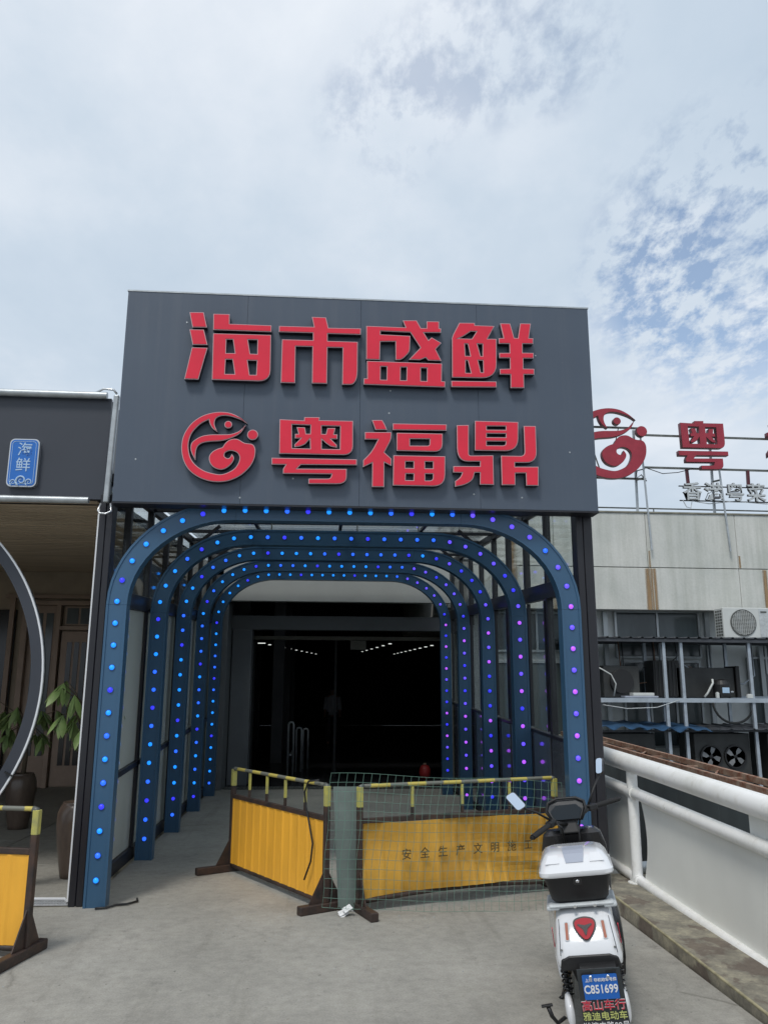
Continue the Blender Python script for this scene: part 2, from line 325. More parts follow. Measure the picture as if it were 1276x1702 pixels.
# ------------------------------------------------------------------ helpers
class MB:
    def __init__(s): s.v = []; s.f = []
    def add(s, vs, fs):
        o = len(s.v); s.v += [tuple(v) for v in vs]; s.f += [tuple(i + o for i in f) for f in fs]; return s
    def box(s, x0, x1, y0, y1, z0, z1):
        return s.add([(x0,y0,z0),(x1,y0,z0),(x1,y1,z0),(x0,y1,z0),(x0,y0,z1),(x1,y0,z1),(x1,y1,z1),(x0,y1,z1)],
                     [(0,3,2,1),(4,5,6,7),(0,1,5,4),(1,2,6,5),(2,3,7,6),(3,0,4,7)])
    def bar(s, a, b, w, h, up=(0, 0, 1)):
        a = Vector(a); b = Vector(b); d = (b - a).normalized(); up = Vector(up)
        if abs(d.dot(up)) > .99: up = Vector((0, 1, 0))
        r = d.cross(up).normalized() * w / 2; u = r.cross(d).normalized() * h / 2
        vs = [a - r - u, a + r - u, a + r + u, a - r + u, b - r - u, b + r - u, b + r + u, b - r + u]
        return s.add(vs, [(0,1,2,3),(7,6,5,4),(0,4,5,1),(1,5,6,2),(2,6,7,3),(3,7,4,0)])
    def tube(s, pts, r, n=8, caps=True):
        pts = [Vector(p) for p in pts]; rs = r if isinstance(r, (list, tuple)) else [r] * len(pts); vs = []; fs = []
        ref = None
        for i, p in enumerate(pts):
            d = (pts[min(i + 1, len(pts) - 1)] - pts[max(i - 1, 0)]).normalized()
            if ref is None: ref = Vector((0, 0, 1)) if abs(d.z) < .9 else Vector((1, 0, 0))
            x = (ref - d * ref.dot(d)).normalized(); ref = x; y = d.cross(x)
            for k in range(n):
                a = 2 * math.pi * k / n; vs.append(p + (x * math.cos(a) + y * math.sin(a)) * rs[i])
        for i in range(len(pts) - 1):
            for k in range(n):
                k2 = (k + 1) % n; fs.append((i*n+k, i*n+k2, (i+1)*n+k2, (i+1)*n+k))
        if caps: fs.append(tuple(reversed(range(n)))); fs.append(tuple((len(pts)-1)*n + k for k in range(n)))
        return s.add(vs, fs)
    def lathe(s, prof, n=24, c=(0, 0, 0), caps=True):
        vs = []; fs = []
        for (r, z) in prof:
            for k in range(n):
                a = 2 * math.pi * k / n; vs.append((c[0] + r * math.cos(a), c[1] + r * math.sin(a), c[2] + z))
        m = len(prof)
        for i in range(m - 1):
            for k in range(n):
                k2 = (k + 1) % n; fs.append((i*n+k, i*n+k2, (i+1)*n+k2, (i+1)*n+k))
        if caps: fs.append(tuple(reversed(range(n)))); fs.append(tuple((m-1)*n + k for k in range(n)))
        return s.add(vs, fs)
    def loft(s, rings, caps=True):
        n = len(rings[0]); vs = [p for r in rings for p in r]; fs = []
        for i in range(len(rings) - 1):
            for k in range(n):
                k2 = (k + 1) % n; fs.append((i*n+k, i*n+k2, (i+1)*n+k2, (i+1)*n+k))
        if caps: fs.append(tuple(reversed(range(n)))); fs.append(tuple((len(rings)-1)*n + k for k in range(n)))
        return s.add(vs, fs)
    def grid(s, fn, nu, nv):
        vs = [fn(i / nu, j / nv) for j in range(nv + 1) for i in range(nu + 1)]
        return s.add(vs, [(j*(nu+1)+i, j*(nu+1)+i+1, (j+1)*(nu+1)+i+1, (j+1)*(nu+1)+i) for j in range(nv) for i in range(nu)])
    def mesh(s, name, m, smooth=False):
        me = bpy.data.meshes.new(name); me.from_pydata(s.v, [], s.f); me.materials.append(MATS[m])
        bm = bmesh.new(); bm.from_mesh(me); bmesh.ops.recalc_face_normals(bm, faces=bm.faces); bm.to_mesh(me); bm.free()
        if smooth:
            for p in me.polygons: p.use_smooth = True
        return me
    def build(s, name, m, parent=None, bevel=0.0, smooth=False, solid=0.0, sub=0, edge=False, seg=2):
        return link(name, s.mesh(name, m, smooth), parent, bevel, solid, sub, edge, seg)
def link(name, me, parent=None, bevel=0.0, solid=0.0, sub=0, edge=False, seg=2, loc=None, rot=None):
    o = bpy.data.objects.new(name, me); COL.objects.link(o)
    if parent is not None: o.parent = parent
    if loc is not None: o.location = loc
    if rot is not None: o.rotation_euler = rot
    if solid: md = o.modifiers.new('thick', 'SOLIDIFY'); md.thickness = solid; md.offset = 0
    if sub: md = o.modifiers.new('sub', 'SUBSURF'); md.levels = sub; md.render_levels = sub
    if bevel:
        md = o.modifiers.new('bevel', 'BEVEL'); md.width = bevel; md.segments = seg; md.limit_method = 'ANGLE'; md.angle_limit = math.radians(40)
    if edge: md = o.modifiers.new('split', 'EDGE_SPLIT'); md.split_angle = math.radians(38)
    return o
def tag(o, label=None, cat=None, group=None, kind=None):
    if label: o['label'] = label
    if cat: o['category'] = cat
    if group: o['group'] = group
    if kind: o['kind'] = kind
    return o
def thing(name, label, cat, loc=(0, 0, 0), rz=0.0, group=None):
    o = bpy.data.objects.new(name, None); COL.objects.link(o); o.location = loc; o.rotation_euler = (0, 0, rz); o.empty_display_size = .2
    return tag(o, label, cat, group)
def wb(*a): return MB().box(*a)
def copy_tree(o, parent=None):
    c = o.copy(); COL.objects.link(c)
    if parent is not None: c.parent = parent
    for ch in list(o.children): copy_tree(ch, c)
    return c
def round_poly(pts):
    out = []; n = len(pts)
    for i, p in enumerate(pts):
        if len(p) < 3: out.append((p[0], p[1])); continue
        a = Vector(pts[i-1][:2]); b = Vector(p[:2]); c = Vector(pts[(i+1) % n][:2]); r = p[2]
        da = (a - b); dc = (c - b); ta = min(r, da.length * .48); tc_ = min(r, dc.length * .48)
        s = b + da.normalized() * ta; e = b + dc.normalized() * tc_
        for k in range(7):
            t = k / 6; q = s * (1-t)**2 + b * 2*t*(1-t) + e * t*t; q2 = q
            out.append((q2.x, q2.y))
    return out
def smooth_poly(pts, sub=4):
    out = []; n = len(pts)
    P = [Vector(p[:2]) for p in pts]; sharp = [len(p) > 2 for p in pts]
    for i in range(n):
        p1, p2 = P[i], P[(i+1) % n]
        p0 = p1 * 2 - p2 if sharp[i] else P[i-1]
        p3 = p2 * 2 - p1 if sharp[(i+1) % n] else P[(i+2) % n]
        for k in range(sub):
            t = k / sub
            q = .5 * ((2*p1) + (-p0+p2)*t + (2*p0-5*p1+4*p2-p3)*t*t + (-p0+3*p1-3*p2+p3)*t**3)
            out.append((q.x, q.y))
    return out
def glyph_outlines(name):
    res = []
    for kind, pts in GLYPHS[name]:
        if kind == 'p': res.append(round_poly(pts))
        elif kind == 's': res.append(smooth_poly(pts))
        else:
            c = Vector(pts[0]); r = (Vector(pts[1]) - c).length
            res.append([(c.x + r * math.cos(2*math.pi*k/28), c.y + r * math.sin(2*math.pi*k/28)) for k in range(28)])
    return res
def curve_mesh(outlines, depth, offset, m, name):
    cu = bpy.data.curves.new('tmp', 'CURVE'); cu.dimensions = '2D'; cu.fill_mode = 'BOTH'; cu.extrude = depth / 2; cu.offset = offset
    for o in outlines:
        sp = cu.splines.new('POLY'); sp.points.add(len(o) - 1); sp.use_cyclic_u = True
        for p, q in zip(sp.points, o): p.co = (q[0], q[1], 0, 1)
    ob = bpy.data.objects.new('tmp', cu); COL.objects.link(ob)
    me = bpy.data.meshes.new_from_object(ob.evaluated_get(bpy.context.evaluated_depsgraph_get()))
    bpy.data.objects.remove(ob); bpy.data.curves.remove(cu)
    me.name = name; me.materials.clear(); me.materials.append(MATS[m]); return me
def xz(me):                                                       # stand a drawing made in XY upright in XZ, facing -Y
    me.transform(Matrix.Rotation(math.radians(90), 4, 'X')); return me
def text_mesh(body, size, m, name='lettering', depth=.002, align='CENTER', bold=0.0, sx=1.0, spacing=1.0):
    cu = bpy.data.curves.new('tmp', 'FONT'); cu.body = body; cu.size = size; cu.extrude = depth / 2; cu.align_x = align; cu.align_y = 'CENTER'
    cu.offset = bold; cu.space_character = spacing; cu.resolution_u = 3
    ob = bpy.data.objects.new('tmp', cu); COL.objects.link(ob)
    me = bpy.data.meshes.new_from_object(ob.evaluated_get(bpy.context.evaluated_depsgraph_get()))
    bpy.data.objects.remove(ob); bpy.data.curves.remove(cu)
    me.name = name; me.materials.clear(); me.materials.append(MATS[m])
    if sx != 1: me.transform(Matrix.Scale(sx, 4, (1, 0, 0)))
    return me
GLYPHS = {
 'hai': [('p',[(-1.153,4.634),(-1.036,4.638),(-1.002,4.503),(-1.123,4.5)]),('p',[(-1.145,4.48),(-1.027,4.482),(-0.99,4.348),(-1.113,4.345)]),('p',[(-1.117,4.321),(-0.989,4.322),(-1.049,4.042),(-1.163,4.042)]),('p',[(-0.957,4.628),(-0.822,4.63),(-0.819,4.543),(-0.473,4.542),(-0.471,4.483),(-0.952,4.484)]),('p',[(-0.95,4.452),(-0.473,4.456),(-0.466,4.044,0.1),(-0.941,4.044)]),('p',[(-0.839,4.402),(-0.786,4.404),(-0.765,4.283),(-0.837,4.281)]),('p',[(-0.662,4.406),(-0.584,4.408),(-0.582,4.282),(-0.639,4.283)]),('p',[(-0.836,4.225),(-0.782,4.227),(-0.759,4.099),(-0.837,4.098)]),('p',[(-0.658,4.223),(-0.582,4.223),(-0.584,4.098),(-0.636,4.097)])],
 'shi': [('p',[(-0.139,4.633),(-0.02,4.632),(0.003,4.539),(0.275,4.544),(0.274,4.488),(-0.003,4.486),(-0.002,4.42),(0.25,4.421),(0.251,4.04,0.13),(0.124,4.037),(0.124,4.364),(-0.002,4.362),(-0.001,4.041),(-0.125,4.04),(-0.128,4.364),(-0.267,4.362),(-0.263,4.037),(-0.381,4.037),(-0.382,4.42),(-0.125,4.422),(-0.127,4.488),(-0.41,4.486),(-0.41,4.54),(-0.12,4.543)])],
 'sheng': [('p',[(0.32,4.569),(0.653,4.568),(0.629,4.631),(0.747,4.636),(0.784,4.567),(0.832,4.569),(0.833,4.631),(0.939,4.633),(0.939,4.571),(0.956,4.57),(0.954,4.531),(0.808,4.526),(0.847,4.459),(0.874,4.486),(0.957,4.438),(0.908,4.379),(0.955,4.277),(0.844,4.276),(0.822,4.301),(0.773,4.278),(0.68,4.278),(0.778,4.389),(0.693,4.525),(0.441,4.527),(0.441,4.496),(0.693,4.492),(0.688,4.348,0.03),(0.622,4.273,0.05),(0.567,4.271),(0.567,4.437),(0.44,4.431),(0.436,4.267),(0.321,4.267)]),('p',[(0.328,4.253),(0.96,4.252),(0.956,4.094),(0.985,4.093),(0.983,4.041),(0.301,4.044),(0.303,4.097),(0.331,4.098)]),('p',[(0.444,4.208),(0.494,4.208),(0.493,4.091),(0.443,4.091)]),('p',[(0.612,4.207),(0.661,4.208),(0.659,4.092),(0.61,4.091)]),('p',[(0.781,4.207),(0.832,4.207),(0.83,4.091),(0.78,4.091)])],
 'xian': [('p',[(1.112,4.629),(1.246,4.633),(1.247,4.611),(1.416,4.611),(1.353,4.491),(1.43,4.493),(1.422,4.136,0.13),(1.043,4.131),(1.047,4.486),(1.058,4.52)]),('p',[(1.21,4.554),(1.259,4.554),(1.218,4.486),(1.105,4.485),(1.146,4.507)]),('p',[(1.157,4.437),(1.182,4.437),(1.202,4.329),(1.16,4.329)]),('p',[(1.264,4.441),(1.309,4.441),(1.306,4.331),(1.29,4.332)]),('p',[(1.162,4.288),(1.179,4.287),(1.205,4.176),(1.16,4.176)]),('p',[(1.267,4.292),(1.309,4.292),(1.309,4.184),(1.289,4.184)]),('p',[(1.037,4.1),(1.421,4.107),(1.42,4.055),(1.036,4.046)]),('p',[(1.465,4.638),(1.553,4.639),(1.584,4.508),(1.616,4.508),(1.639,4.644),(1.733,4.646),(1.711,4.511),(1.749,4.511),(1.746,4.459),(1.655,4.457),(1.652,4.375),(1.748,4.377),(1.745,4.327),(1.657,4.324),(1.654,4.231),(1.748,4.232),(1.745,4.18),(1.657,4.178),(1.655,4.056),(1.538,4.054),(1.542,4.174),(1.45,4.173),(1.451,4.221),(1.539,4.226),(1.54,4.322),(1.449,4.32),(1.45,4.366),(1.54,4.37),(1.54,4.453),(1.448,4.451),(1.449,4.5),(1.491,4.503)])],
 'logo': [('s',[(-0.636,3.672,1),(-0.697,3.724),(-0.769,3.759),(-0.852,3.769),(-0.933,3.757),(-1.008,3.727),(-1.075,3.675),(-1.118,3.615),(-1.146,3.547),(-1.154,3.473),(-1.147,3.406),(-1.126,3.34),(-1.091,3.283),(-1.043,3.239),(-0.981,3.205),(-0.911,3.185),(-0.842,3.181),(-0.773,3.191),(-0.705,3.22),(-0.649,3.261),(-0.599,3.32),(-0.572,3.378),(-0.564,3.434),(-0.57,3.476),(-0.595,3.503),(-0.653,3.511),(-0.707,3.54),(-0.748,3.542),(-0.783,3.529),(-0.81,3.501),(-0.829,3.469,1),(-0.866,3.456),(-0.906,3.431),(-0.93,3.393),(-0.925,3.345),(-0.894,3.303),(-0.841,3.283),(-0.795,3.294),(-0.751,3.334),(-0.732,3.38),(-0.751,3.416,1),(-0.767,3.385),(-0.787,3.379),(-0.808,3.394),(-0.807,3.421),(-0.779,3.44),(-0.744,3.441),(-0.708,3.424),(-0.689,3.387),(-0.699,3.338),(-0.726,3.295),(-0.771,3.264),(-0.828,3.244),(-0.885,3.249),(-0.95,3.266),(-1.003,3.294),(-1.045,3.33),(-1.076,3.377),(-1.094,3.438),(-1.098,3.505),(-1.081,3.573),(-1.049,3.623),(-1.005,3.668),(-0.948,3.701,1),(-0.938,3.664),(-0.918,3.63),(-0.897,3.612),(-0.873,3.597,1),(-0.896,3.646),(-0.901,3.683),(-0.888,3.715),(-0.85,3.735),(-0.792,3.736),(-0.721,3.717),(-0.673,3.696)]),('s',[(-0.649,3.666,1),(-0.682,3.628),(-0.716,3.602),(-0.773,3.582),(-0.843,3.577),(-0.924,3.574),(-0.994,3.56),(-1.044,3.531),(-1.074,3.5),(-1.081,3.457),(-1.07,3.414),(-1.05,3.378),(-1.036,3.354,1),(-1.038,3.415),(-1.029,3.464),(-1.002,3.495),(-0.95,3.512),(-0.864,3.521),(-0.812,3.53),(-0.749,3.555),(-0.698,3.587),(-0.67,3.622)]),('c',[(-0.791,3.662),(-0.76,3.663)]),('c',[(-0.592,3.581),(-0.548,3.582)])],
 'yue': [('p',[(-0.38,3.72),(-0.182,3.715),(-0.18,3.744),(-0.054,3.747),(-0.057,3.721),(0.219,3.723),(0.221,3.431,0.08),(-0.375,3.428)]),('p',[(-0.278,3.678),(-0.128,3.676),(-0.129,3.603),(-0.162,3.602),(-0.172,3.656),(-0.24,3.656),(-0.224,3.6),(-0.252,3.598),(-0.251,3.561),(-0.205,3.562),(-0.254,3.508),(-0.253,3.486),(-0.209,3.494),(-0.168,3.513),(-0.131,3.558),(-0.126,3.477),(-0.271,3.477)]),('p',[(-0.037,3.673),(0.113,3.674),(0.113,3.478),(-0.032,3.477),(-0.033,3.557),(0.003,3.524),(0.039,3.5),(0.089,3.491),(0.089,3.514),(0.041,3.562),(0.092,3.564),(0.092,3.603),(0.064,3.604),(0.075,3.657),(0.009,3.655),(-0.002,3.604),(-0.035,3.604)]),('p',[(-0.434,3.392),(0.253,3.396),(0.253,3.347),(-0.197,3.34),(-0.228,3.306),(0.172,3.313),(0.173,3.187,0.08),(-0.134,3.182),(-0.133,3.225),(0.041,3.229,0.02),(0.052,3.267),(-0.339,3.262),(-0.34,3.3),(-0.319,3.337),(-0.432,3.336)])],
 'fu': [('p',[(0.373,3.735),(0.458,3.738),(0.482,3.697,0.03),(0.498,3.654),(0.402,3.651)]),('p',[(0.316,3.63),(0.534,3.635),(0.533,3.573,0.03),(0.477,3.461),(0.535,3.408),(0.534,3.348),(0.477,3.376),(0.476,3.169),(0.377,3.168),(0.378,3.37),(0.303,3.331),(0.304,3.39),(0.372,3.463,0.06),(0.424,3.57),(0.316,3.568)]),('p',[(0.545,3.711),(0.993,3.715),(0.99,3.661),(0.545,3.655)]),('p',[(0.577,3.631),(0.958,3.634),(0.955,3.478,0.07),(0.577,3.478)]),('p',[(0.687,3.582),(0.85,3.585),(0.848,3.527,0.02),(0.687,3.524)]),('p',[(0.55,3.438),(0.977,3.441),(0.972,3.185,0.1),(0.546,3.184)]),('p',[(0.65,3.388),(0.716,3.389),(0.715,3.334),(0.649,3.334)]),('p',[(0.81,3.391),(0.875,3.391),(0.874,3.335),(0.81,3.334)]),('p',[(0.652,3.285),(0.716,3.285),(0.714,3.231),(0.65,3.231)]),('p',[(0.811,3.287),(0.874,3.288),(0.873,3.232,0.03),(0.81,3.231)])],
 'ding': [('p',[(1.076,3.711),(1.177,3.716),(1.172,3.451,0.02),(1.376,3.459),(1.375,3.208),(1.258,3.208),(1.262,3.309),(1.218,3.308),(1.201,3.242,0.05),(1.134,3.201,0.05),(1.053,3.185),(1.055,3.232),(1.099,3.265,0.03),(1.115,3.305),(1.039,3.305),(1.042,3.359),(1.263,3.363),(1.264,3.404),(1.074,3.399,0.12)]),('p',[(1.229,3.754),(1.594,3.754),(1.585,3.5,0.11),(1.222,3.497)]),('p',[(1.327,3.71),(1.487,3.714),(1.487,3.682),(1.327,3.679)]),('p',[(1.326,3.646),(1.486,3.649),(1.485,3.617),(1.325,3.614)]),('p',[(1.324,3.579),(1.484,3.582),(1.481,3.546,0.03),(1.323,3.543)]),('p',[(1.639,3.721),(1.741,3.723),(1.74,3.405,0.1),(1.555,3.401),(1.554,3.366),(1.751,3.371),(1.745,3.209),(1.643,3.208),(1.643,3.314),(1.555,3.311),(1.552,3.21),(1.439,3.208),(1.44,3.458),(1.639,3.46,0.04)])],
}

SL = .044
# ================================================================== GROUND
gr = MB().add([(-900, -900, -.045), (900, -900, -.045), (900, 2500, -.045), (-900, 2500, -.045)], [(0, 1, 2, 3)]).build('ground', 'yard_wall')
tag(gr, kind='structure'); gr.location.z = -3.2
deck = thing('pavement', None, None); tag(deck, kind='structure')
wb(-14, 2.9, -12, 40, -3.2, -.06).build('deck_core', 'cap_beige', deck)
def kx(y): return 2.148 + .004 * (y - 4.2)
def slab(x0, x1, y0, y1, m='concrete_floor'):
    wb(x0 + .003, x1 - .003, y0 + .003, y1 - .003, -.055, random.uniform(-.0015, 0)).build('concrete_slab', m, deck, bevel=.004, seg=1)
MB().add([(-1.66, -9, -.055), (kx(-9), -9, -.055), (kx(6.5), 6.5, -.055), (2.9, 6.6, -.055), (2.9, 14.0, -.055), (-1.72, 14.0, -.055), (-1.72, 6.62, -.055)] +
         [(-1.66, -9, 0), (kx(-9), -9, 0), (kx(6.5), 6.5, 0), (2.9, 6.6, 0), (2.9, 14.0, 0), (-1.72, 14.0, 0), (-1.72, 6.62, 0)],
         [(6,5,4,3,2,1,0), (7,8,9,10,11,12,13)] + [(i, (i+1) % 7, (i+1) % 7 + 7, i + 7) for i in range(7)]).build('concrete_slab', 'concrete_floor', deck)
for i, (x0, x1) in enumerate(((-4.4, -1.666), (-7.2, -4.4), (-10, -7.2))):
    for (y0, y1) in ((4.1, 6.62), (1.4, 4.1), (-2, 1.4), (-6, -2)): slab(x0, x1, y0, y1)
for i in range(6):
    for j in range(6): slab(-1.9 - 1.25 * (i + 1), -1.9 - 1.25 * i, 6.9 + 1.25 * j, 6.9 + 1.25 * (j + 1))
wb(-1.72, 2.9, 14.0, 40, -.055, -.002).build('hall_floor', 'hall_floor', deck)
kb = MB(); ys = [-6, 0, 2, 3, 4, 4.6, 5.2, 5.8, 6.5, 7.0]; vs = []
for y in ys:
    h = .035 + max(0, min(1, (y - 3.6) / 2.6)) * .065
    x = kx(y) + .012
    vs += [(x, y, -.05), (x, y, h - .012), (x + .012, y, h), (3.1, y, h), (3.1, y, -.4)]
kb.add(vs, [(i*5+k, i*5+(k+1) % 5, (i+1)*5+(k+1) % 5, (i+1)*5+k) for i in range(len(ys)-1) for k in range(5)] + [(4,3,2,1,0), tuple(len(vs)-5+k for k in range(5))])
kerb_ = tag(kb.build('kerb', 'kerb'), kind='structure')
MB().tube([(kx(y) + .020, y, .035 + max(0, min(1, (y - 3.6) / 2.6)) * .065 - .004) for y in (-6, 0, 2, 3, 4, 4.6, 5.2, 5.8, 6.5, 7.0)], .009, 6).build('nosing', 'moss_yellow', kerb_, smooth=True)

# ================================================================== SIGN BOARD
SY = 6.41
sb = thing('sign_board', 'large slate grey shop sign board with red Chinese characters above the tunnel entrance', 'sign board', (-1.68, SY, 3.02))
W_, H_ = 3.94, 1.815
xs = [0, 1.0, 1.957, 2.955, W_]
for a, b in zip(xs, xs[1:]):
    wb(a + .0008, b - .0008, 0, .03, 0, H_).build('sign_panel', 'sign_panel', sb, bevel=.0008, seg=1)
MB().box(.01, W_ - .01, .032, .16, .01, H_ - .01).build('backing_box', 'black_steel', sb)
MB().box(-.006, W_ + .006, -.004, .17, H_ + .001, H_ + .014).build('top_trim', 'galv', sb)
MB().box(-.006, W_ + .006, .002, .17, -.014, -.001).build('bottom_trim', 'black_steel', sb)
for x_, z_ in ((.16, .35), (3.46, 1.36), (2.2, .80), (2.21, 1.0), (1.42, .22), (3.72, .5), (.5, 1.55), (2.9, .12), (3.3, .1), (1.0, .05)):
    o = MB().lathe([(.001, .003), (.007, .002), (.008, 0)], 8, caps=False).build('rivet', 'galv', sb); o.location = (x_, -.0005, z_); o.rotation_euler = (math.radians(90), 0, 0)
def big_letter(g, name, parent, x0=0, z0=0, y=-.005):
    o = glyph_outlines(g)
    o = [[(p[0] + 1.68, p[1] - 3.02) for p in q] for q in o]
    body = link(name, xz(curve_mesh(o, .05, 0, 'red_side', name)), parent, loc=(0, y - .027, 0))
    link('letter_rim', xz(curve_mesh(o, .006, .0, 'red_trim', 'rim')), body, loc=(0, -.029, 0))
    link('letter_face', xz(curve_mesh(o, .008, -.0065, 'red_face', 'face')), body, loc=(0, -.032, 0))
    return body
for g in ('hai', 'shi', 'sheng', 'xian', 'yue', 'fu', 'ding'): big_letter(g, 'character', sb)
tag(big_letter('logo', 'logo', sb), 'round red fish and wave emblem')

# ================================================================== LIGHT ARCHES
XL, XR = -1.621, 2.037
AY = [6.56, 8.295, 9.84, 11.485, 13.115]
led_me = {}
def dome(r):
    return [(r, 0), (r, .004), (r*.93, .009), (r*.7, .014), (r*.35, .017), (.0005, .018)]
for k in ('led_cyan', 'led_sky', 'led_blue', 'led_violet', 'led_purple'):
    m = MB().lathe(dome(.019), 12); me = m.mesh('led_lamp', k, True)
    m2 = MB().lathe([(.025, 0), (.025, .005), (.0195, .005), (.0195, .001)], 14); me2 = m2.mesh('r', 'led_ring')
    bm = bmesh.new(); bm.from_mesh(me); o0 = len(bm.faces); bm.from_mesh(me2)
    me.materials.append(MATS['led_ring']); bm.faces.ensure_lookup_table()
    for f in bm.faces[o0:]: f.material_index = 1
    bm.to_mesh(me); bm.free(); me.transform(Matrix.Rotation(math.radians(90), 4, 'X')); led_me[k] = me
ARCH_LABELS = ['frontmost blue rounded arch with LED dots, directly under the sign board',
               'second blue LED arch from the front inside the tunnel',
               'third LED arch, the middle one of the five in the tunnel',
               'fourth LED arch from the front, second smallest in view',
               'rearmost and smallest looking LED arch, nearest the dark hall']
def arch(idx):
    Y = AY[idx]; dx = -.007 * (Y - AY[0]); zt = 2.998 + .061 * (Y - AY[0])
    xl, xr = XL + dx, XR + dx; rx, rz = .90, .78
    t = thing('light_arch', ARCH_LABELS[idx], 'light arch', ((xl + xr) / 2, Y, 0), 0, 'LED arches lining the tunnel')
    hw = (xr - xl) / 2; zc_ = zt - rz
    def leg(sgn): return [(sgn * hw, z) for z in (0, zc_)]
    def bend(sgn):
        return [(sgn * (hw - rx + rx * math.cos(a)), zc_ + rz * math.sin(a)) for a in [math.pi/2 * k / 14 for k in range(15)]]
    def sweep(pts2, closed_norm=None):
        # box channel, lips proud at both edges of the front face
        prof = [(-.080, -.008), (-.062, -.008), (-.060, 0), (.060, 0), (.062, -.008), (.080, -.008), (.080, .11), (-.080, .11)]
        rings = []
        for i, p in enumerate(pts2):
            a = Vector(pts2[max(i-1, 0)]); b = Vector(pts2[min(i+1, len(pts2)-1)]); d = (b - a).normalized()
            if i == 0 and closed_norm: d = Vector(closed_norm[0])
            if i == len(pts2) - 1 and closed_norm: d = Vector(closed_norm[1])
            n = Vector((d.y, -d.x)); rings.append([(p[0] + n.x * u, v, p[1] + n.y * u) for u, v in prof])
        return MB().loft(rings)
    for s in (-1, 1):
        sweep([(s*hw, 0.0), (s*hw, zc_ - .0015)]).build('leg', 'arch_paint', t)
        sweep(bend(s), [(0, 1), (-s, 0)]).build('corner_bend', 'arch_paint', t, smooth=True, edge=True)
    sweep([(-(hw - rx) + .0015, zt), ((hw - rx) - .0015, zt)]).build('crossbeam', 'arch_paint', t)
    # lamps by arc length
    path = [(-hw, 0), (-hw, zc_)] + list(reversed(bend(-1)))[0:0]
    path = [(-hw, 0.0), (-hw, zc_)] + bend(-1)[1:] + [(hw - rx, zt)] + list(reversed(bend(1)))[1:] + [(hw, 0.0)]
    P = [Vector(p) for p in path]; tot = sum((b - a).length for a, b in zip(P, P[1:]))
    n = round((tot - .38) / .172); s0 = .19; step = (tot - .38) / n
    for i in range(n + 1):
        s = s0 + i * step; acc = 0
        for a, b in zip(P, P[1:]):
            l = (b - a).length
            if acc + l >= s: q = a + (b - a) * ((s - acc) / l); break
            acc += l
        f = i / n
        rr = random.random()
        if f < .62: k = ('led_blue' if (i + idx) % 5 == 3 else 'led_sky' if rr < .42 else 'led_cyan')
        elif f < .74: k = 'led_violet' if rr < .5 else 'led_sky' if idx == 0 else 'led_blue'
        else: k = 'led_purple' if (i + idx) % 2 == 0 and rr < .85 else 'led_violet' if rr < .6 or idx == 0 else 'led_blue'
        link('led_lamp', led_me[k], t, loc=(q.x, -.001, q.y))
for i in range(5): arch(i)

# ================================================================== GLAZED TUNNEL FRAME
tn = thing('glazed_tunnel', 'black steel framed glass tunnel behind the blue arches', 'tunnel', (0, 6.5, 0))
TB = lambda x0, x1, y0, y1, z0, z1: MB().box(x0, x1, y0 - 6.5, y1 - 6.5, z0, z1)
def sl(z, y, y0=7.0, s=.052): return z + s * (y - y0)
# heavy front posts, each of two tubes side by side
for (x0, x1) in ((-1.822, -1.770), (-1.766, -1.715), (2.124, 2.182), (2.186, 2.262)):
    TB(x0, x1, 6.60, 6.74, 0, 3.12).build('post', 'black_steel', tn, bevel=.004, seg=1)
XW = 2.155; XG = -1.78
posts_r = [7.62, 8.43, 9.25, 10.05, 10.9, 11.7, 12.55, 13.4]
posts_l = [7.42, 8.36, 9.25, 10.1, 11.0, 11.9, 12.8, 13.5]
def roofz(y): return 3.28 + .06 * (y - 6.5)
for y in posts_r:
    TB(XW - .03, XW + .03, y - .035, y + .035, 0 if (posts_r.index(y) % 2 == 0) else 2.5, roofz(y)).build('post', 'black_steel', tn, bevel=.003, seg=1)
for y in posts_l:
    TB(XG - .03, XG + .03, y - .035, y + .035, 0, roofz(y)).build('post', 'black_steel', tn, bevel=.003, seg=1)
def rail(x, w, y0, y1, z, h, s, name='rail', ref=7.0):
    MB().bar((x, y0 - 6.5, sl(z, y0, ref, s)), (x, y1 - 6.5, sl(z, y1, ref, s)), w, h).build(name, 'black_steel', tn, bevel=.003, seg=1)
rail(XW, .075, 6.74, 13.7, 2.47, .15, .052); rail(XW, .06, 6.74, 13.7, roofz(7.0), .08, .06)
rail(XG, .075, 6.74, 13.7, 2.32, .14, .06); rail(XG, .06, 6.74, 13.7, roofz(7.0), .08, .06)
rail(XG, .06, 6.74, 13.7, .80, .05, .052); rail(XG, .06, 6.74, 13.7, .055, .11, 0.0)
rail(XW - .01, .06, 6.74, 13.7, 1.135, .03, .038, 'sill')
rail(XW, .05, 6.74, 13.7, .05, .1, 0.0)
for a, b in zip([6.74] + posts_r, posts_r + [13.7]):
    def pane(z0a, z0b, z1a, z1b, nm, m, x=XW, th=.008):
        ya, yb = a - 6.5 + .036, b - 6.5 - .036
        MB().add([(x, ya, z0a), (x, yb, z0b), (x, yb, z1b), (x, ya, z1a), (x+th, ya, z0a), (x+th, yb, z0b), (x+th, yb, z1b), (x+th, ya, z1a)],
                 [(0,1,2,3), (7,6,5,4), (0,4,5,1), (3,2,6,7), (0,3,7,4), (1,5,6,2)]).build(nm, m, tn)
    pane(sl(2.55, a), sl(2.55, b), roofz(a) - .05, roofz(b) - .05, 'glass_pane', 'clear_glass')
    pane(sl(1.152, a, 7, .038), sl(1.152, b, 7, .038), sl(2.393, a), sl(2.393, b), 'glass_pane', 'clear_glass')
    pane(.10, .10, sl(1.118, a, 7, .038), sl(1.118, b, 7, .038), 'solid_panel', 'solid_panel', XW - .036, .02)
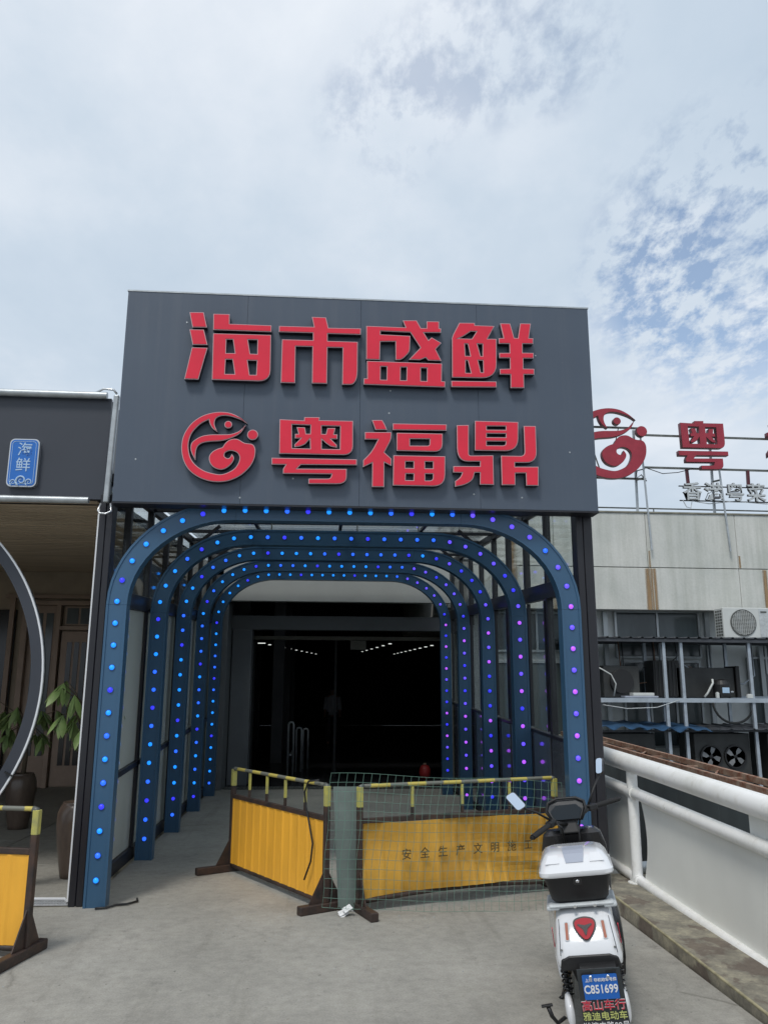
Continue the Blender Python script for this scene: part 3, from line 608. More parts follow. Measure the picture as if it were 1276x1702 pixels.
for a, b in zip([7.62, 9.25, 10.9, 12.55], [8.43, 10.05, 11.7, 13.4]):       # inner casement frames on the right side
    for (y0, y1) in ((a + .07, a + .10), (b - .10, b - .07)):
        MB().bar((XW - .02, y0 - 6.5, sl(1.17, y0, 7, .038)), (XW - .02, y0 - 6.5, sl(2.38, y0)), .03, .045).build('casement', 'black_steel', tn)
for a, b in zip([6.74] + posts_l, posts_l + [13.7]):
    for z0, z1, s0, s1, m in ((.115, .772, 0, .052, 'frost_glass'), (.828, 2.245, .052, .06, 'frost_glass'), (2.395, 3.25, .06, .06, 'clear_glass')):
        ya, yb = a - 6.5 + .036, b - 6.5 - .036
        MB().add([(XG, ya, sl(z0, a, 7, s0)), (XG, yb, sl(z0, b, 7, s0)), (XG, yb, sl(z1, b, 7, s1)), (XG, ya, sl(z1, a, 7, s1)),
                  (XG-.008, ya, sl(z0, a, 7, s0)), (XG-.008, yb, sl(z0, b, 7, s0)), (XG-.008, yb, sl(z1, b, 7, s1)), (XG-.008, ya, sl(z1, a, 7, s1))],
                 [(0,1,2,3), (7,6,5,4), (0,4,5,1), (3,2,6,7), (0,3,7,4), (1,5,6,2)]).build('glass_pane', m, tn)
# roof: cross beams, long purlins, tinted panes
ry = [6.78, 7.62, 8.43, 9.25, 10.05, 10.9, 11.7, 12.55, 13.4]
for y in ry: MB().bar((XG + .03, y - 6.5, roofz(y)), (XW - .03, y - 6.5, roofz(y) + .03), .05, .035).build('roof_beam', 'black_steel', tn, bevel=.003, seg=1)
px_ = [-1.77, -.82, .2, 1.22, 2.21]
for x in px_[1:-1]: MB().bar((x, .3, roofz(6.8) + .055), (x, 6.9, roofz(13.4) + .055), .04, .03).build('purlin', 'black_steel', tn)
for i, (a, b) in enumerate(zip(ry, ry[1:])):
    for x0, x1 in zip(px_, px_[1:]):
        z0, z1 = roofz(a) + .075, roofz(b) + .075
        MB().add([(x0+.01, a-6.5+.01, z0), (x1-.01, a-6.5+.01, z0), (x1-.01, b-6.5-.01, z1), (x0+.01, b-6.5-.01, z1),
                  (x0+.01, a-6.5+.01, z0+.01), (x1-.01, a-6.5+.01, z0+.01), (x1-.01, b-6.5-.01, z1+.01), (x0+.01, b-6.5-.01, z1+.01)],
                 [(0,1,2,3), (7,6,5,4), (0,4,5,1), (1,5,6,2), (2,6,7,3), (3,7,4,0)]).build('roof_pane', 'roof_glass', tn)
for y in (7.62, 9.25, 10.9):
    for s, x in ((1, XG + .04), (-1, XW - .04)):
        MB().bar((x, y - 6.5, roofz(y) - .52), (x + s * .55, y - 6.5, roofz(y) - .04), .035, .035).build('brace', 'black_steel', tn)
for y in AY:                                                          # short ties from the arches to the wall rails
    yy = y + .14 - 6.5
    MB().tube([(XG + .03, yy, 2.26 + .05 * (y - 6.5)), (XL + .03, yy - .04, 2.26 + .05 * (y - 6.5))], .022, 8).build('tie_rod', 'arch_paint', tn)
    for x in (-.55, .35, 1.0):
        MB().bar((x, yy, 3.04 + .061 * (y - 6.56)), (x, yy, roofz(y) - .03), .012, .012).build('hanger', 'steel_dull', tn)
# black corner panel at the far right end of the solid dado
wb(2.16, 2.20, 13.72-6.5, 14.2-6.5, .35, 1.45).build('end_panel', 'black_steel', tn)

# loose cable by the front left leg
pts = [(-1.60, 6.50, .012), (-1.52, 6.52, .012), (-1.47, 6.60, .012), (-1.40, 6.62, .012), (-1.34, 6.70, .012), (-1.36, 6.78, .012)]
tag(MB().tube(pts, .008, 6).build('loose_cable', 'matte_black', smooth=True), 'short black cable end lying by the foot of the front left arch leg', 'cable')

# ================================================================== HALL BEHIND THE TUNNEL
hl = thing('hall', 'dark hall behind the tunnel with pale lintel and grey columns', 'hall', (0, 13.8, 0))
HB = lambda x0, x1, y0, y1, z0, z1: MB().box(x0, x1, y0 - 13.8, y1 - 13.8, z0, z1)
HB(-1.68, 2.18, 13.82, 13.98, 3.045, 3.42).build('lintel', 'beam_grey', hl, bevel=.005)
HB(-1.68, 2.18, 13.86, 13.98, 3.425, 4.2).build('upper_wall', 'beam_grey', hl)
HB(-1.9, 2.6, 14.5, 14.75, 2.62, 2.86).build('crossbeam', 'column_grey', hl)
HB(-1.66, -1.57, 13.83, 14.45, 0, 3.04).build('jamb', 'column_grey', hl)
HB(-1.56, -1.22, 14.5, 14.9, 0, 2.62).build('column', 'column_grey', hl, bevel=.01)
HB(2.03, 2.12, 13.83, 13.98, 0, 3.04).build('jamb', 'frame_beige', hl)
HB(-1.3, 2.45, 15.9, 16.0, 2.53, 2.60).build('door_head', 'frame_beige', hl, bevel=.004)
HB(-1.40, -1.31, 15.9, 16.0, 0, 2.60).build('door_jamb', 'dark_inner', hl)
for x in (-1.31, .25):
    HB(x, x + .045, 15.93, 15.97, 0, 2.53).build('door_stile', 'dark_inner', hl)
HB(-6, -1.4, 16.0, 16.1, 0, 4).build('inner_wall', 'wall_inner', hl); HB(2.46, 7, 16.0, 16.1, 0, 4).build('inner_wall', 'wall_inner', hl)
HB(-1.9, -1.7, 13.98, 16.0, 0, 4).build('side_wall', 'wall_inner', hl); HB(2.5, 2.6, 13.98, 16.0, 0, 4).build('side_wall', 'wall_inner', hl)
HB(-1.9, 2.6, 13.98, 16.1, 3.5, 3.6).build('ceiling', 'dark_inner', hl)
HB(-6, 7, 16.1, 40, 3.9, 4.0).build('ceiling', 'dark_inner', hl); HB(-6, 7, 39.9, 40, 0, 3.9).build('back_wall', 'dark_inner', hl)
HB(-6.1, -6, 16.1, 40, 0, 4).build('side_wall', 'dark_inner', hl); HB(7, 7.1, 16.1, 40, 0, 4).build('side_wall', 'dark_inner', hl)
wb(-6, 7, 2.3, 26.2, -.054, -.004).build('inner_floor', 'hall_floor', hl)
for x in (-2.2, -1.1):
    for y in (19, 23, 27): HB(x, x + .25, y, y + .3, 0, 3.9).build('inner_column', 'wall_inner', hl)
HB(.55, .85, 15.86, 15.9, 2.35, 2.52).build('hanging_notice', 'frame_beige', hl)
ROWS = ((Vector((-1.232, 17, 2.522)), Vector((-.237, 34, 3.072)), 10, 'left'), (Vector((1.409, 17, 2.531)), Vector((1.474, 30, 2.991)), 6, 'middle'), (Vector((2.35, 17.5, 2.53)), Vector((2.995, 34, 3.095)), 9, 'right'))
for a, b, n_, side in ROWS:
    for k in range(n_):
        y = a.y * (b.y / a.y) ** (k / (n_ - 1)); p = a.lerp(b, (y - a.y) / (b.y - a.y)); hw_ = (.075 if k == 0 and side == 'left' else .032)
        o = wb(-hw_, hw_, -.02, .02, -.007, .007).build('ceiling_lamp', 'tube_light', None); o.location = p
        tag(o, 'tiny lit lamp in the %s row of lamps on the dark hall ceiling' % side, 'ceiling lamp', 'ceiling lamps of the %s row in the dark hall' % side)
# stainless handrail hoops inside the hall
hr = thing('handrail', 'dim stainless steel handrail hoops standing inside the dark hall', 'handrail', (-.56, 15.9 + .4, 0))
for dx, dy, h in ((0, 0, .98), (.14, .6, .85), (.26, 1.3, .8)):
    MB().tube([(dx - .05, dy, 0), (dx - .05, dy, h - .05), (dx - .035, dy, h - .012), (dx, dy, h), (dx + .035, dy, h - .012), (dx + .05, dy, h - .05), (dx + .05, dy, 0)], .02, 8).build('hoop', 'galv', hr, smooth=True)
MB().box(-.012, .012, .02, 1.3, .35, .38).build('rail', 'galv', hr)
# floor grating across the threshold of the hall
gt = thing('drain_grating', 'dark perforated drain grating across the floor at the hall threshold', 'drain grating', (-1.6, 13.95, 0))
m = MB()
for i in range(60): m.box(.01 + i * .06, .035 + i * .06, 0, .30, .001, .012)
for j in range(5): m.box(0, 3.62, j * .07, j * .07 + .02, .0005, .0115)
m.build('bars', 'steel_dull', gt); wb(0, 3.62, -.01, .31, -.001, .0004).build('pit', 'matte_black', gt)
# dim person far inside
def skin_mesh(name, verts, edges, radii, m, parent, sub=2, loc=None, root=0):
    me = bpy.data.meshes.new(name); me.from_pydata(verts, edges, []); o = bpy.data.objects.new(name, me); COL.objects.link(o)
    md = o.modifiers.new('skin', 'SKIN'); md.use_smooth_shade = True
    for i, r in enumerate(radii):
        sv = me.skin_vertices[0].data[i]; sv.radius = (r, r) if not isinstance(r, tuple) else r; sv.use_root = (i == root)
    s = o.modifiers.new('sub', 'SUBSURF'); s.levels = sub; s.render_levels = sub
    me2 = bpy.data.meshes.new_from_object(o.evaluated_get(bpy.context.evaluated_depsgraph_get()))
    bpy.data.objects.remove(o); me2.name = name; me2.materials.clear(); me2.materials.append(MATS[m])
    return link(name, me2, parent, loc=loc)
pn = thing('person', 'barely visible person in a pale shirt standing deep inside the dark hall', 'person', (.36, 25.6, 0))
V = [(0,0,.92),(0,0,1.05),(0,0,1.25),(0,0,1.40),(0,.01,1.48),(0,-.01,1.58),(0,-.01,1.66),
     (.10,0,.88),(.11,0,.48),(.12,.02,.08),(.12,-.12,.03),(-.10,0,.88),(-.11,.02,.48),(-.12,.04,.08),(-.12,-.10,.03),
     (.17,0,1.38),(.22,.01,1.12),(.23,-.05,.88),(.23,-.07,.80),(-.17,0,1.38),(-.22,.01,1.12),(-.23,-.05,.88),(-.23,-.07,.80)]
Ed = [(0,1),(1,2),(2,3),(3,4),(4,5),(5,6),(0,7),(7,8),(8,9),(9,10),(0,11),(11,12),(12,13),(13,14),(3,15),(15,16),(16,17),(17,18),(3,19),(19,20),(20,21),(21,22)]
Rr = [(.15,.10),(.14,.095),(.16,.11),(.13,.09),.055,.085,.08,.085,.06,.042,.035,.085,.06,.042,.035,.055,.042,.032,.035,.055,.042,.032,.035]
skin_mesh('body', V, Ed, Rr, 'skin', pn)
MB().loft([[(rx_*math.cos(a), ry_*math.sin(a), z) for a in [2*math.pi*k/16 for k in range(16)]] for z, rx_, ry_ in ((.86,.175,.13),(1.05,.165,.12),(1.25,.19,.13),(1.38,.20,.12),(1.45,.09,.08))]).build('shirt', 'shirt', pn, smooth=True)
for s in (-1, 1):
    MB().tube([(s*.17,0,1.40),(s*.22,.01,1.12),(s*.225,-.02,1.02)], [.075,.065,.06], 10).build('sleeve', 'shirt', pn, smooth=True)
    MB().tube([(s*.09,0,.95),(s*.10,0,.86),(s*.11,0,.48),(s*.12,.02,.06)], [.10,.098,.078,.065], 12).build('trouser_leg', 'trousers', pn, smooth=True)
MB().lathe([(.001,.09),(.05,.08),(.085,.04),(.092,0),(.088,-.04)], 16, (0,.005,1.66)).build('hair', 'hair', pn, smooth=True)
# plant and red ball beside the right jamb of the hall
rp = thing('lantern', 'dim red round lantern on the floor beside the right jamb of the hall', 'lantern', (1.92, 15.4, 0))
MB().lathe([(.02,.0),(.07,.02),(.10,.08),(.105,.13),(.10,.18),(.07,.24),(.02,.26)], 20).build('shade', 'lantern_red', rp, smooth=True)
MB().lathe([(.03,.26),(.03,.285)], 10).build('cap', 'bronze', rp)
# ================================================================== LEFT PORCH
pc = thing('restaurant_porch', 'dark fronted restaurant porch with brown slatted ceiling left of the tunnel', 'porch', (-1.9, 6.6, 0))
PB = lambda x0, x1, y0, y1, z0, z1: MB().box(x0 + 1.9, x1 + 1.9, y0 - 6.6, y1 - 6.6, z0, z1)
for a, b in ((-4.4, -1.80), (-7.0, -4.4), (-9.6, -7.0)):
    PB(a + .003, b - .003, 6.62, 6.66, 3.08, 3.955).build('fascia_panel', 'fascia_dark', pc, bevel=.002, seg=1)
PB(-9.6, -1.80, 6.665, 6.9, 3.09, 3.94).build('fascia_box', 'black_steel', pc)
MB().tube([(-7.7, -.02, 3.985), (.07, -.02, 3.965)], .03, 12).build('top_pipe', 'galv', pc, smooth=True, edge=True)
MB().tube([(-7.7, -.02, 3.085), (-.01, -.02, 3.062)], .028, 12).build('bottom_pipe', 'galv', pc, smooth=True, edge=True)
MB().bar((.155, -.04, 3.96), (.135, -.04, 3.04), .045, .05).build('end_pipe', 'galv', pc, bevel=.01)
MB().tube([(.10, -.06, 3.03), (.085, -.075, 2.97), (.10, -.085, 2.945), (.15, -.085, 2.94), (.19, -.075, 2.965), (.175, -.06, 3.03)], .008, 8).build('hook', 'silver', pc, smooth=True)
MB().tube([(-.02, -.02, 3.99), (.04, -.03, 4.02), (.12, -.03, 4.015), (.15, -.03, 3.98)], .01, 6).build('joint_clip', 'silver', pc, smooth=True)
# soffit slats run left to right, climbing gently towards the wall
ns = 44
for i in range(ns):
    y = .12 + i * (7.55 / ns); z = 3.075 + (y) * .062
    MB().add([(-7.4, y, z), (.02, y, z), (.02, y + .120, z + .007), (-7.4, y + .120, z + .007), (-7.4, y, z + .03), (.02, y, z + .03), (.02, y + .120, z + .037), (-7.4, y + .120, z + .037)],
             [(0,1,2,3), (7,6,5,4), (0,4,5,1), (1,5,6,2), (2,6,7,3), (3,7,4,0)]).build('soffit_slat', 'soffit', pc)
MB().add([(-7.4, .1, 3.15), (.02, .1, 3.15), (.02, 7.8, 3.63), (-7.4, 7.8, 3.63), (-7.4, .1, 3.2), (.02, .1, 3.2), (.02, 7.8, 3.7), (-7.4, 7.8, 3.7)],
         [(0,1,2,3), (7,6,5,4), (0,4,5,1), (1,5,6,2), (2,6,7,3), (3,7,4,0)]).build('soffit_backing', 'soffit_gap', pc)
PB(-9.6, -1.86, 14.4, 14.6, 0, 3.62).build('rear_wall', 'brown_wall', pc)
PB(-9.6, -9.5, 6.7, 14.4, 0, 3.6).build('side_wall', 'brown_wall', pc)
PB(-5.4, -1.88, 14.30, 14.397, 3.10, 3.16).build('cornice', 'bronze', pc)
# tall bronze door set
dr = PB(-5.08, -4.98, 14.26, 14.40, 0, 3.06).build('door_frame', 'bronze', pc, bevel=.005)
def dbox(nm, x0, x1, z0, z1, m='bronze', y0=14.26, y1=14.40): return PB(x0, x1, y0, y1, z0, z1).build(nm, m, pc, bevel=.004, seg=1)
dbox('door_frame', -4.98, -2.2, 2.98, 3.06)
dbox('door_frame', -4.52, -4.44, 0, 2.98); dbox('door_frame', -3.30, -3.22, 0, 2.98)
dbox('transom', -4.44, -3.30, 2.56, 2.63)
for x0, x1 in ((-4.98, -4.52),):
    d = dbox('side_light', x0, x1, 0.0, 2.98, 'bronze', 14.36, 14.39)
    PB(x0 + .09, x0 + .22, 14.345, 14.358, .5, 2.85).build('pane', 'window_glass', d); PB(x0 + .28, x0 + .40, 14.345, 14.358, .5, 2.85).build('pane', 'window_glass', d)
for k, x0 in enumerate((-4.40, -3.86)):
    d = dbox('transom_light', x0, x0 + .50, 2.64, 2.97, 'bronze', 14.35, 14.39)
    PB(x0 + .04, x0 + .23, 14.335, 14.348, 2.67, 2.94).build('pane', 'window_glass', d); PB(x0 + .27, x0 + .46, 14.335, 14.348, 2.67, 2.94).build('pane', 'window_glass', d)
for k, x0 in enumerate((-4.42, -3.86)):
    d = dbox('door', x0, x0 + .54, .02, 2.54, 'bronze', 14.33, 14.38)
    for j in range(3): PB(x0 + .11 + j * .12, x0 + .19 + j * .12, 14.315, 14.328, .35, 2.36).build('pane', 'door_dark', d)
    PB(x0 + .10, x0 + .44, 14.318, 14.33, .30, .34).build('bottom_rail', 'bronze', d)
    MB().tube([(x0 + .50 - 0*k + 1.9, 7.68, .9), (x0 + .50 + 1.9, 7.68, 1.4)], .015, 8).build('handle', 'silver', d)
PB(-9.4, -5.2, 14.34, 14.39, .25, 2.9).build('display_window', 'door_dark', pc)
for x in (-5.3, -6.2, -7.1): PB(x, x + .08, 14.28, 14.34, 0, 3.1).build('pilaster', 'bronze', pc)
# white edge strip down the post and along the threshold
MB().bar((.068, .03, 3.02), (.068, .03, 0.03), .012, .02).build('edge_strip', 'white_strip', pc)
MB().tube([(.068, .03, .05), (.05, .08, .022), (.0, .2, .012), (-.9, .25, .012), (-4.5, .25, .012)], .010, 6).build('edge_strip', 'white_strip', pc)

gd = thing('drain_grate', 'pale galvanised slotted drain grate in the floor at the porch threshold', 'drain grate', (-2.75, 6.64, .002))
wb(0, .97, 0, .13, -.004, .0004).build('channel', 'matte_black', gd)
for i in range(46): wb(.005 + i * .021, .017 + i * .021, .008, .122, .001, .011).build('grate_bar', 'bright_galv', gd)
for y in (0, .06, .122): wb(0, .97, y, y + .008, .0005, .0095).build('grate_rail', 'bright_galv', gd)

# blue seafood sign
sf = thing('seafood_sign', 'small blue hanging plaque with two white characters over waves on the dark fascia', 'plaque', (-2.455, 6.60, 3.16))
def rrect(wd, ht, r, cx_=0, cy_=0):
    o = []
    for (sx, sy, a0) in ((1, 1, 0), (-1, 1, 90), (-1, -1, 180), (1, -1, 270)):
        for k in range(6):
            a = math.radians(a0 + 90 * k / 5); o.append((cx_ + sx * (wd/2 - r) + r * math.cos(a), cy_ + sy * (ht/2 - r) + r * math.sin(a)))
    return o
fr_ = link('frame', xz(curve_mesh([rrect(.235, .405, .04)], .05, 0, 'silver', 'frame')), sf, loc=(0, -.0, .205), rot=None)
link('face', xz(curve_mesh([rrect(.215, .385, .034)], .006, 0, 'sign_blue', 'face')), sf, loc=(0, -.027, .205))
link('inner_line', xz(curve_mesh([rrect(.190, .360, .026), rrect(.184, .354, .024)], .002, 0, 'pale_blue', 'line')), sf, loc=(0, -.031, .205))
link('character', xz(text_mesh('海', .122, 'pale_blue', 'character', .003, bold=.0005)), sf, loc=(.008, -.0315, .308))
link('character', xz(text_mesh('鲜', .122, 'pale_blue', 'character', .003, bold=.0005)), sf, loc=(.004, -.0315, .178))
def wave(cx_, cy_, r):
    m = MB(); pts = []
    for k in range(26):
        a = math.radians(200 - k * 20); rr = r * (1 - k / 30); pts.append((cx_ + rr * math.cos(a), -.0325, cy_ + rr * math.sin(a)))
    m.tube(pts, [r * .22 * (1 - k / 34) for k in range(26)], 6)
    m.tube([(cx_ - r, -.0325, cy_ - r * .2), (cx_ - r * .8, -.0325, cy_ - r * .9), (cx_ - r * .3, -.0325, cy_ - r * 1.25)], [r*.2, r*.2, .001], 6)
    return m
for cx_, cy_, r in ((.0, .055, .040), (-.062, .038, .024), (.062, .042, .027)):
    wave(cx_, cy_, r).build('wave', 'pale_blue', sf, smooth=True)

# moon gate ring
rg = thing('moon_gate', 'large dark circular ring with a pale metal edge standing at the porch', 'ring', (-3.915, 6.98, 0))
n = 120; R0 = 1.66
def ring_mb(r0, r1, y0, y1):
    rings = []
    for k in range(n + 1):
        a = 2 * math.pi * k / n; c, s = math.cos(a), math.sin(a)
        rings.append([(r0*c, y0, 1.625 + r0*s), (r1*c, y0, 1.625 + r1*s), (r1*c, y1, 1.625 + r1*s), (r0*c, y1, 1.625 + r0*s)])
    return MB().loft(rings, caps=False)
ring_mb(1.56, 1.648, -.05, .05).build('ring_body', 'fascia_dark', rg, smooth=True, edge=True)
ring_mb(1.650, 1.664, -.060, -.035).build('rim_strip', 'white_strip', rg, smooth=True, edge=True)
for a in (-38, -26):
    a = math.radians(a); MB().bar((1.60*math.cos(a), -.066, 1.625+1.60*math.sin(a)), (1.68*math.cos(a), -.066, 1.625+1.68*math.sin(a)), .02, .01).build('clip', 'matte_black', rg)
MB().box(-.5, .5, -.12, .12, 0, .0).v
wb(-.6, .6, -.10, .10, 0, .03).build('foot_plate', 'black_steel', rg)

# potted money trees
def leaf_mesh(Lg, Wd):
    P = [(0, 0), (.18, .22), (.42, .46), (.65, .44), (.85, .24), (1, 0)]
    vs = []; fs = []
    for i, (t, hw_) in enumerate(P):
        z = -.35 * t * t * Lg
        vs += [(t * Lg, -hw_ * Wd, z - .12 * hw_ * Wd * 2), (t * Lg, 0, z), (t * Lg, hw_ * Wd, z - .12 * hw_ * Wd * 2)]
    for i in range(len(P) - 1):
        a = i * 3; fs += [(a, a+1, a+4, a+3), (a+1, a+2, a+5, a+4)]
    m = MB().add(vs, fs); return m.mesh('leaf', 'leaf', True)
LM = leaf_mesh(.20, .065)
def money_tree(loc, label, seed, top=1.15, spread=.30, n=14):
    R = random.Random(seed); t = thing('potted_plant', label, 'potted plant', loc)
    pot = MB().lathe([(.105, 0), (.115, .05), (.150, .25), (.168, .42), (.165, .52), (.140, .585), (.125, .60), (.130, .612), (.112, .612), (.105, .56)], 32).build('vase', 'vase', t, smooth=True)
    MB().lathe([(.001, .555), (.104, .555)], 24, caps=False).build('soil', 'stem_brown', pot)
    MB().tube([(0, 0, .50), (.02, 0, .8), (-.01, .02, top)], [.03, .025, .02], 8).build('stem', 'stem_brown', t, smooth=True)
    for i in range(n):
        a = 2 * math.pi * i / n + R.uniform(-.3, .3); h = top + R.uniform(-.05, .45); r = spread * R.uniform(.45, 1.0)
        c = Vector((math.cos(a) * r, math.sin(a) * r, h))
        MB().tube([(0, 0, top - .05), tuple(Vector((0, 0, top)) * .5 + c * .5 + Vector((0, 0, .1))), tuple(c)], [.008, .006, .004], 5).build('twig', 'stem_brown', t)
        for k in range(5):
            b = a + math.radians(-72 + 36 * k + R.uniform(-12, 12))
            l = link('leaf', LM, t, loc=tuple(c)); l.rotation_euler = (R.uniform(-.4, .4), R.uniform(.35, 1.15), b); s = R.uniform(.75, 1.15); l.scale = (s, s, s)
money_tree((-2.08, 7.62, 0), 'tall dark glazed vase with a drooping money tree half hidden by the black post', 3, 1.22, .27, 17)
money_tree((-3.45, 10.2, 0), 'dim money tree in the shadow behind the dark ring', 5, 1.0, .36, 18)

# ================================================================== BARRIERS
def barrier(label, A, B, h=.87, board=(.075, .615), feet=((-.22, .22), (-.22, .22)), nb=4, m_board='yellow_sheet', warp=0.0, text=None, ribs=13, striped=True, cable=False, sag=0.0, footdir=(0, 0), ribd=.006):
    A = Vector(A); B = Vector(B); Lg = (B - A).length; rz = math.atan2(B.y - A.y, B.x - A.x)
    t = thing('barrier', label, 'barrier', (A.x, A.y, 0), rz, 'yellow site barriers')
    for i, x in enumerate((0, Lg)):
        MB().box(x - .02, x + .02, -.02, .02, .06, h - .15).build('post', 'frame_rust', t, bevel=.003, seg=1)
        MB().box(x - .0205, x + .0205, -.0205, .0205, h - .149, h - .005).build('post_top', 'yellow_paint', t, bevel=.003, seg=1)
        f0, f1 = feet[i]; a = footdir[i]; c, s = math.cos(a), math.sin(a)
        MB().bar((x - s * f0 * -1, c * f0, .03), (x - s * f1, c * f1, .03) if a else (x, f1, .03), .06, .06).build('foot', 'frame_rust', t, bevel=.006, seg=1)
        g = MB()
        for sg in (-1, 1): g.add([(x - .004, sg*.02, .06), (x - .004, sg*.14, .062), (x - .004, sg*.02, .27), (x + .004, sg*.02, .06), (x + .004, sg*.14, .062), (x + .004, sg*.02, .27)], [(0,1,2), (5,4,3), (0,3,4,1), (1,4,5,2), (2,5,3,0)])
        g.build('gusset', 'frame_rust', t)
    MB().tube([(.02, 0, h), (Lg - .02, 0, h)], .0145, 10).build('top_rail', 'stripe_paint', t, smooth=True, edge=True)
    MB().tube([(0, 0, h - .03), (.004, 0, h - .006), (.03, 0, h)], .019, 8).build('rail_corner', 'steel_dull', t, smooth=True); MB().tube([(Lg, 0, h - .03), (Lg - .004, 0, h - .006), (Lg - .03, 0, h)], .019, 8).build('rail_corner', 'steel_dull', t, smooth=True)
    MB().bar((.02, 0, board[1] + .02), (Lg - .02, 0, board[1] + .02), .035, .035).build('mid_rail', 'frame_rust', t, bevel=.003, seg=1)
    def low(u): return board[0] + sag * math.sin(u * math.pi)
    MB().tube([(.02 + (Lg - .04) * k / 12, 0, low(k / 12) - .018) for k in range(13)], .018, 8).build('bottom_rail', 'frame_rust', t, smooth=True)
    for i in range(nb):
        x = Lg * (i + 1) / (nb + 1)
        MB().box(x - .009, x + .009, -.009, .009, board[1] + .10, h - .017).build('baluster', 'yellow_paint', t)
        MB().box(x - .0095, x + .0095, -.0095, .0095, board[1] + .038, board[1] + .099).build('baluster', 'frame_rust', t)
    R = random.Random(hash(label) % 999 if False else int(Lg * 1000))
    ph = R.uniform(0, 6)
    def f(u, v):
        k = (u * ribs) % 1.0
        rib = -ribd if k < .18 else (-ribd + ribd * (k - .18) / .08 if k < .26 else 0)
        wv = warp * (.030 * math.sin(u * 9 + ph + v * 3) + .022 * math.sin(v * 5 + u * 4) + .045 * math.exp(-((v - (.55 - .35 * max(0, u - .45) / .55)) / .10) ** 2) * max(0, u - .3))
        z0 = low(u) - .002; zz = z0 + (board[1] - z0) * v
        return (.022 + (Lg - .044) * u, -.006 + rib - wv, zz)
    b = MB().grid(f, ribs * 8, 14 if warp else 4).build('board', m_board, t, solid=.003)
    b['label'] = 'yellow corrugated steel board' if not warp else 'crumpled yellow steel board with black lettering'
    if text:
        for i, ch in enumerate(text):
            u = .205 + i * .088
            o = link('character', xz(text_mesh(ch, .082, 'ink', 'character', .002, bold=.0008)), t, loc=(Lg * u, -.030 - .03 * (warp > 0), board[0] + (board[1] - board[0]) * .555))
    return t, Lg
b1, L1 = barrier('plain yellow corrugated barrier set askew, left of the green wire net', (-.766, 7.77), (.062, 6.37), ribs=12, nb=4, feet=((-.32, .12), (-.22, .16)))
pts = [(.97, 1, .875), (.80, 1, .86), (.78, 1, .80), (.86, 1, .70), (.92, 1, .76), (.98, 1, .80)]
cb = MB().tube([(L1*.955, -.03, .90), (L1*.88, -.05, .885), (L1*.845, -.05, .80), (L1*.855, -.045, .70), (L1*.885, -.045, .60), (L1*.925, -.045, .45), (L1*.91, -.045, .32), (L1*.86, -.05, .18)], .007, 6).build('hanging_cable', 'matte_black', smooth=True)
cb.location = b1.location; cb.rotation_euler = b1.rotation_euler
tag(cb, 'black cable draped over the right end of the plain yellow barrier', 'cable')
b2, L2 = barrier('crumpled yellow barrier lettered in black behind the green wire net', (.304, 6.34), (1.93, 6.90), ribs=11, nb=3, m_board='yellow_worn', warp=1.0, text='安全生产文明施工', feet=((-.30, .15), (-.10, .2)), board=(.085, .60), h=.865, sag=.035)
b3, L3 = barrier('yellow barrier cut off by the left edge, nearest the camera', (-3.36, 5.82), (-1.722, 5.42), ribs=12, nb=4, feet=((-.3, .3), (-.36, .20)), h=.84, board=(.07, .575))

# green wire net leaning on the lettered barrier
TL, TR, BL, BR = Vector((0.085, 6.2, 0.972)), Vector((1.956, 6.78, 0.846)), Vector((0.037, 6.21, 0.066)), Vector((1.757, 6.32, 0.003))
BL.z = max(BL.z, .01)
def net_pt(u, v):
    p = (BL.lerp(BR, u)).lerp(TL.lerp(TR, u), v)
    p += Vector((0, -.02 * math.sin(u * 7 + 1) * math.sin(v * 3) - .012 * math.sin(u * 17 + v * 4), .008 * math.sin(u * 11) * v - .022 * (1 - v) * math.sin(u * 2.9)))
    p.x += .006 * math.sin(v * 13 + u * 3); return tuple(p)
nett = thing('wire_net', 'sheet of green welded wire mesh standing in front of the lettered yellow barrier', 'wire mesh', tuple(BL))
def rel(p): return tuple(Vector(p) - BL)
NX, NZ = 31, 14
for i in range(NX + 1): MB().tube([rel(net_pt(i / NX, k / 14)) for k in range(15)], .0013, 4).build('upright_wire', 'net_green', nett)
for j in range(NZ + 1): MB().tube([rel(net_pt(k / 31, j / NZ)) for k in range(32)], .0013, 4).build('cross_wire', 'net_green', nett)
# grey green folded strip behind the net, between the barriers
def f(u, v):
    return (.105 + .205 * u + .05 * (1 - v) * (1 - u) , 6.36 + .004 * math.sin(u * 9) + .012 * math.sin(v * 7), .03 + .83 * v + (.05 * (1-u) - .05) * (v < .05))
gs = MB().grid(f, 10, 14).build('mesh_strip', 'green_sheet', solid=.002)
tag(gs, 'folded grey green strip hanging in the gap between the two yellow barriers', 'screen strip')
